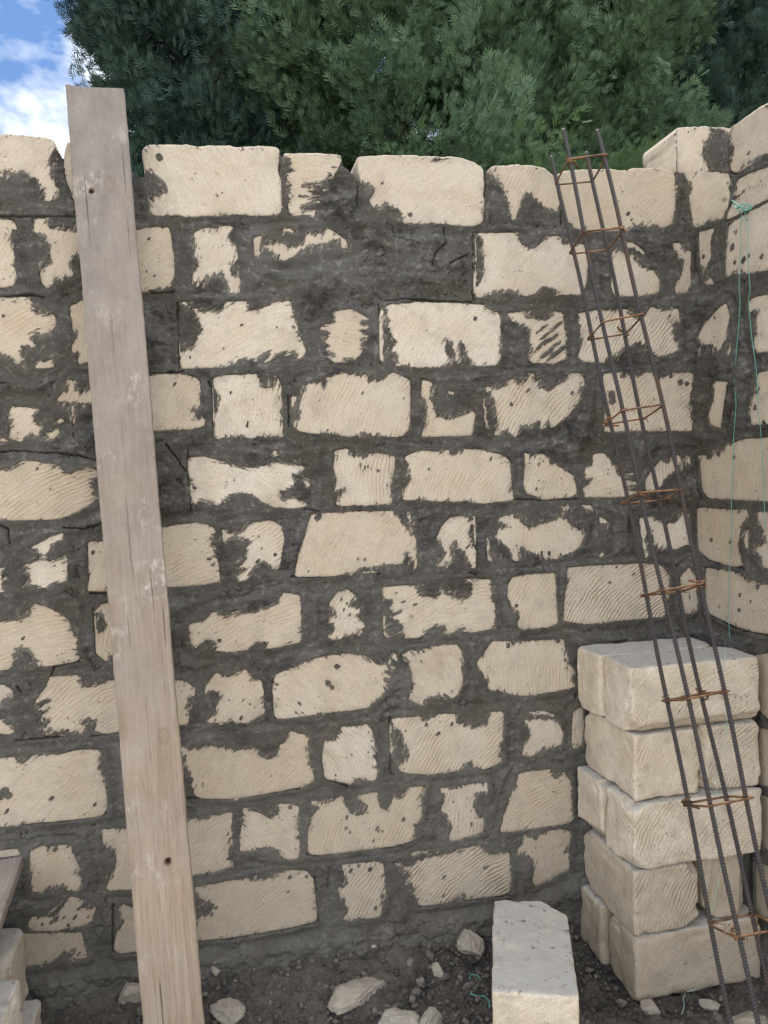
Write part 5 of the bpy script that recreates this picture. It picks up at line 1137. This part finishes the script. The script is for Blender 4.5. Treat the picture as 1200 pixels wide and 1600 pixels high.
def crown_mesh(name, cx, cy, prof, ztop, zbot, n_cl, per, size, mat, parent, seed, squash=1.0, lump=.3):
    r = np.random.RandomState(seed)
    zs, rs = zip(*prof)
    # clump centres
    z = r.uniform(zbot, ztop, n_cl*4); R0 = np.interp(z, zs, rs); keep = r.uniform(0, 1, len(z)) < R0/max(rs); z = z[keep][:n_cl]; R0 = R0[keep][:n_cl]
    th = r.uniform(0, 2*math.pi, len(z)); lum = 1+lump*vnoise(th*2.2+seed, z*1.3, seed)+.5*lump*vnoise(th*5+seed, z*3.1, seed+3)
    rho = np.where(r.uniform(0, 1, len(z)) < .78, r.uniform(.80, 1.02, len(z)), r.uniform(.35, .85, len(z)))
    C = np.stack([cx+np.cos(th)*R0*lum*rho, cy+np.sin(th)*R0*lum*rho*squash, z], 1)
    n = len(z)
    # full density on the outer faces one can see over the wall, thin inside the row and behind the wall
    k_ = np.where(C[:, 1] > cy+.25*np.interp(z, zs, rs), .35, 1.0)*np.where(z < 2.3, .3, 1.0)
    cl = np.repeat(np.arange(n), (per*2.5*k_).astype(int)); tot = len(cl)
    outw = np.stack([np.cos(th), np.sin(th), np.full(n, .55)], 1); outw /= np.linalg.norm(outw, axis=1)[:, None]
    rad = r.uniform(.08, .21, n)[cl]
    g_ = r.normal(0, 1, (tot, 3)); g_ /= np.linalg.norm(g_, axis=1)[:, None]; g_ *= (r.uniform(0, 1, tot)**.4)[:, None]
    # clumps are plumes: long along their growing direction
    al = r.uniform(-1.2, 1.5, tot)
    pos = C[cl]+g_*rad[:, None]*(1.15-.45*np.abs(al))[:, None]+outw[cl]*(al*rad)[:, None]
    cdir = r.normal(0, .45, (n, 3))[cl]; droop = r.normal(0, .26, (tot, 3)); d = outw[cl]*.8+g_*.50+droop+cdir; d[:, 2] += .18; d /= np.linalg.norm(d, axis=1)[:, None]
    side = r.normal(0, 1, (tot, 3)); side -= (side*d).sum(1)[:, None]*d; side /= np.linalg.norm(side, axis=1)[:, None]
    nn = np.cross(d, side); s = size*r.uniform(.65, 1.35, tot)
    V = pos[:, None, :]+s[:, None, None]*(SV[None, :, 0:1]*side[:, None, :]+SV[None, :, 1:2]*nn[:, None, :]+SV[None, :, 2:3]*d[:, None, :])
    k = len(SV); Fq = (SF[None]+(np.arange(tot)*k)[:, None, None]).reshape(-1, 4)
    return mesh_np(name, V.reshape(-1, 3)-np.array(parent.location), Fq, mat, parent, False), C
def tree(name, cx, cy, prof, ztop, zbot, n_cl, per, size, mat, label, seed, trunk_r=.09, squash=1., cat='tree', lump=.42, limbs=26):
    root = empty(name, (cx, cy, 0)); tag(root, label, cat, 'conifers behind the wall')
    o, C = crown_mesh('crown', cx, cy, prof, ztop, zbot, n_cl, per, size, mat, root, seed, squash, lump)
    R = random.Random(seed); parts = []
    H = ztop-.25; tp = [np.array([.05*math.sin(i*.9+seed), .05*math.cos(i*.7+seed), i*H/14]) for i in range(15)]
    parts.append(tube(tp, trunk_r, 12, lambda i, th: trunk_r*(1-.88*i/14)*(1+.08*np.sin(th*3+i))+.004))
    lp = parts
    for i in range(limbs):
        c = C[R.randrange(len(C))]-np.array([cx, cy, 0]); z0 = max(.3, c[2]-R.uniform(.3, .9)); k = z0/H*14; a0 = tp[min(14, int(k))].copy(); a0[2] = z0
        midp = (a0+c)/2+np.array([0, 0, -.08]); lp.append(tube(spline([a0, midp, c], 5), .012, 6, lambda i, th: .016*(1-.075*i)))
    v, f_ = join(lp); mesh_np('trunk', v, f_, BARK, root)
    return root
tree('thuja_tree', .13, 4.2, [(0.3, .5), (1.5, .6), (3.6, .76), (4.3, .86), (5.2, 1.06), (6.2, .9), (7.2, .25)], 7.2, 1.0, 1150, 62, .085, LEAF1,
     'dark loose conifer at the left with patches of sky showing through, behind the plank', 11, squash=.8, lump=.28, limbs=22)
tree('thuja_tree', 1.55, 3.9, [(0.2, .7), (1.5, .95), (3.2, 1.12), (4.4, 1.05), (5.4, .95), (6.4, .6), (7.1, .12)], 7.1, 1.0, 1000, 66, .080, LEAF2,
     'broad green conifer with feathery sprays behind the middle of the wall', 12)
tree('thuja_tree', 2.85, 3.8, [(0.2, .6), (1.5, .8), (3.6, .86), (4.6, .92), (5.4, .9), (6.4, .6), (7.2, .12)], 7.2, 1.0, 960, 66, .080, LEAF2,
     'green conifer with drooping plumes behind the rebar cage', 13, lump=.38)
tree('thuja_tree', 4.75, 4.6, [(0.2, .8), (1.5, 1.0), (3.6, 1.12), (4.8, 1.08), (5.8, .95), (6.8, .6), (7.4, .12)], 7.4, 1.0, 1150, 62, .085, LEAF1,
     'dark conifer at the upper right corner, rising behind the side wall', 14)
tree('thuja_tree', 2.1, 5.9, [(0.2, 1.2), (3.6, 1.35), (5.0, 1.25), (6.5, .8), (7.6, .12)], 7.6, .5, 560, 50, .11, LEAF1,
     'dark conifer in the second row, glimpsed in the deep gaps between the green ones', 15)
tree('thuja_tree', 3.9, 6.2, [(0.2, 1.2), (3.6, 1.3), (5.0, 1.25), (6.5, .8), (7.6, .12)], 7.6, .5, 620, 50, .11, LEAF1,
     'dark conifer in the second row behind the right-hand conifers', 16)
tree('thuja_tree', .55, 5.9, [(0.2, 1.0), (3.6, 1.0), (5.0, .9), (6.5, .6), (7.6, .12)], 7.6, .5, 760, 50, .11, LEAF1,
     'dark conifer in the second row behind the loose left conifer', 17)
for (px, py, yy, sd_, lb_) in ((828, 224, 2.3, 18, 'small bright green conifer tip over the wall, left of the rebar cage'),
                               (958, 238, 2.5, 19, 'small green conifer tip between the rebar cage and the corner blocks'),
                               (640, 232, 2.7, 21, 'low green conifer tip over the wall, above the long middle top block')):
    q = on_y(px, py, yy); H_ = q[2]
    tree('young_thuja', q[0], yy, [(0.1, .25), (1.6, .28), (H_-.8, .22), (H_-.3, .13), (H_, .02)], H_, .1, 210, 60, .065, LEAF3, lb_, sd_, trunk_r=.025, limbs=8)
tree('thuja_tree', 5.9, 6.4, [(0.2, 1.2), (3.6, 1.35), (5.0, 1.3), (6.5, .9), (7.8, .12)], 7.8, .5, 620, 50, .11, LEAF1,
     'dark conifer far right in the second row, filling the gap at the upper right edge', 20)
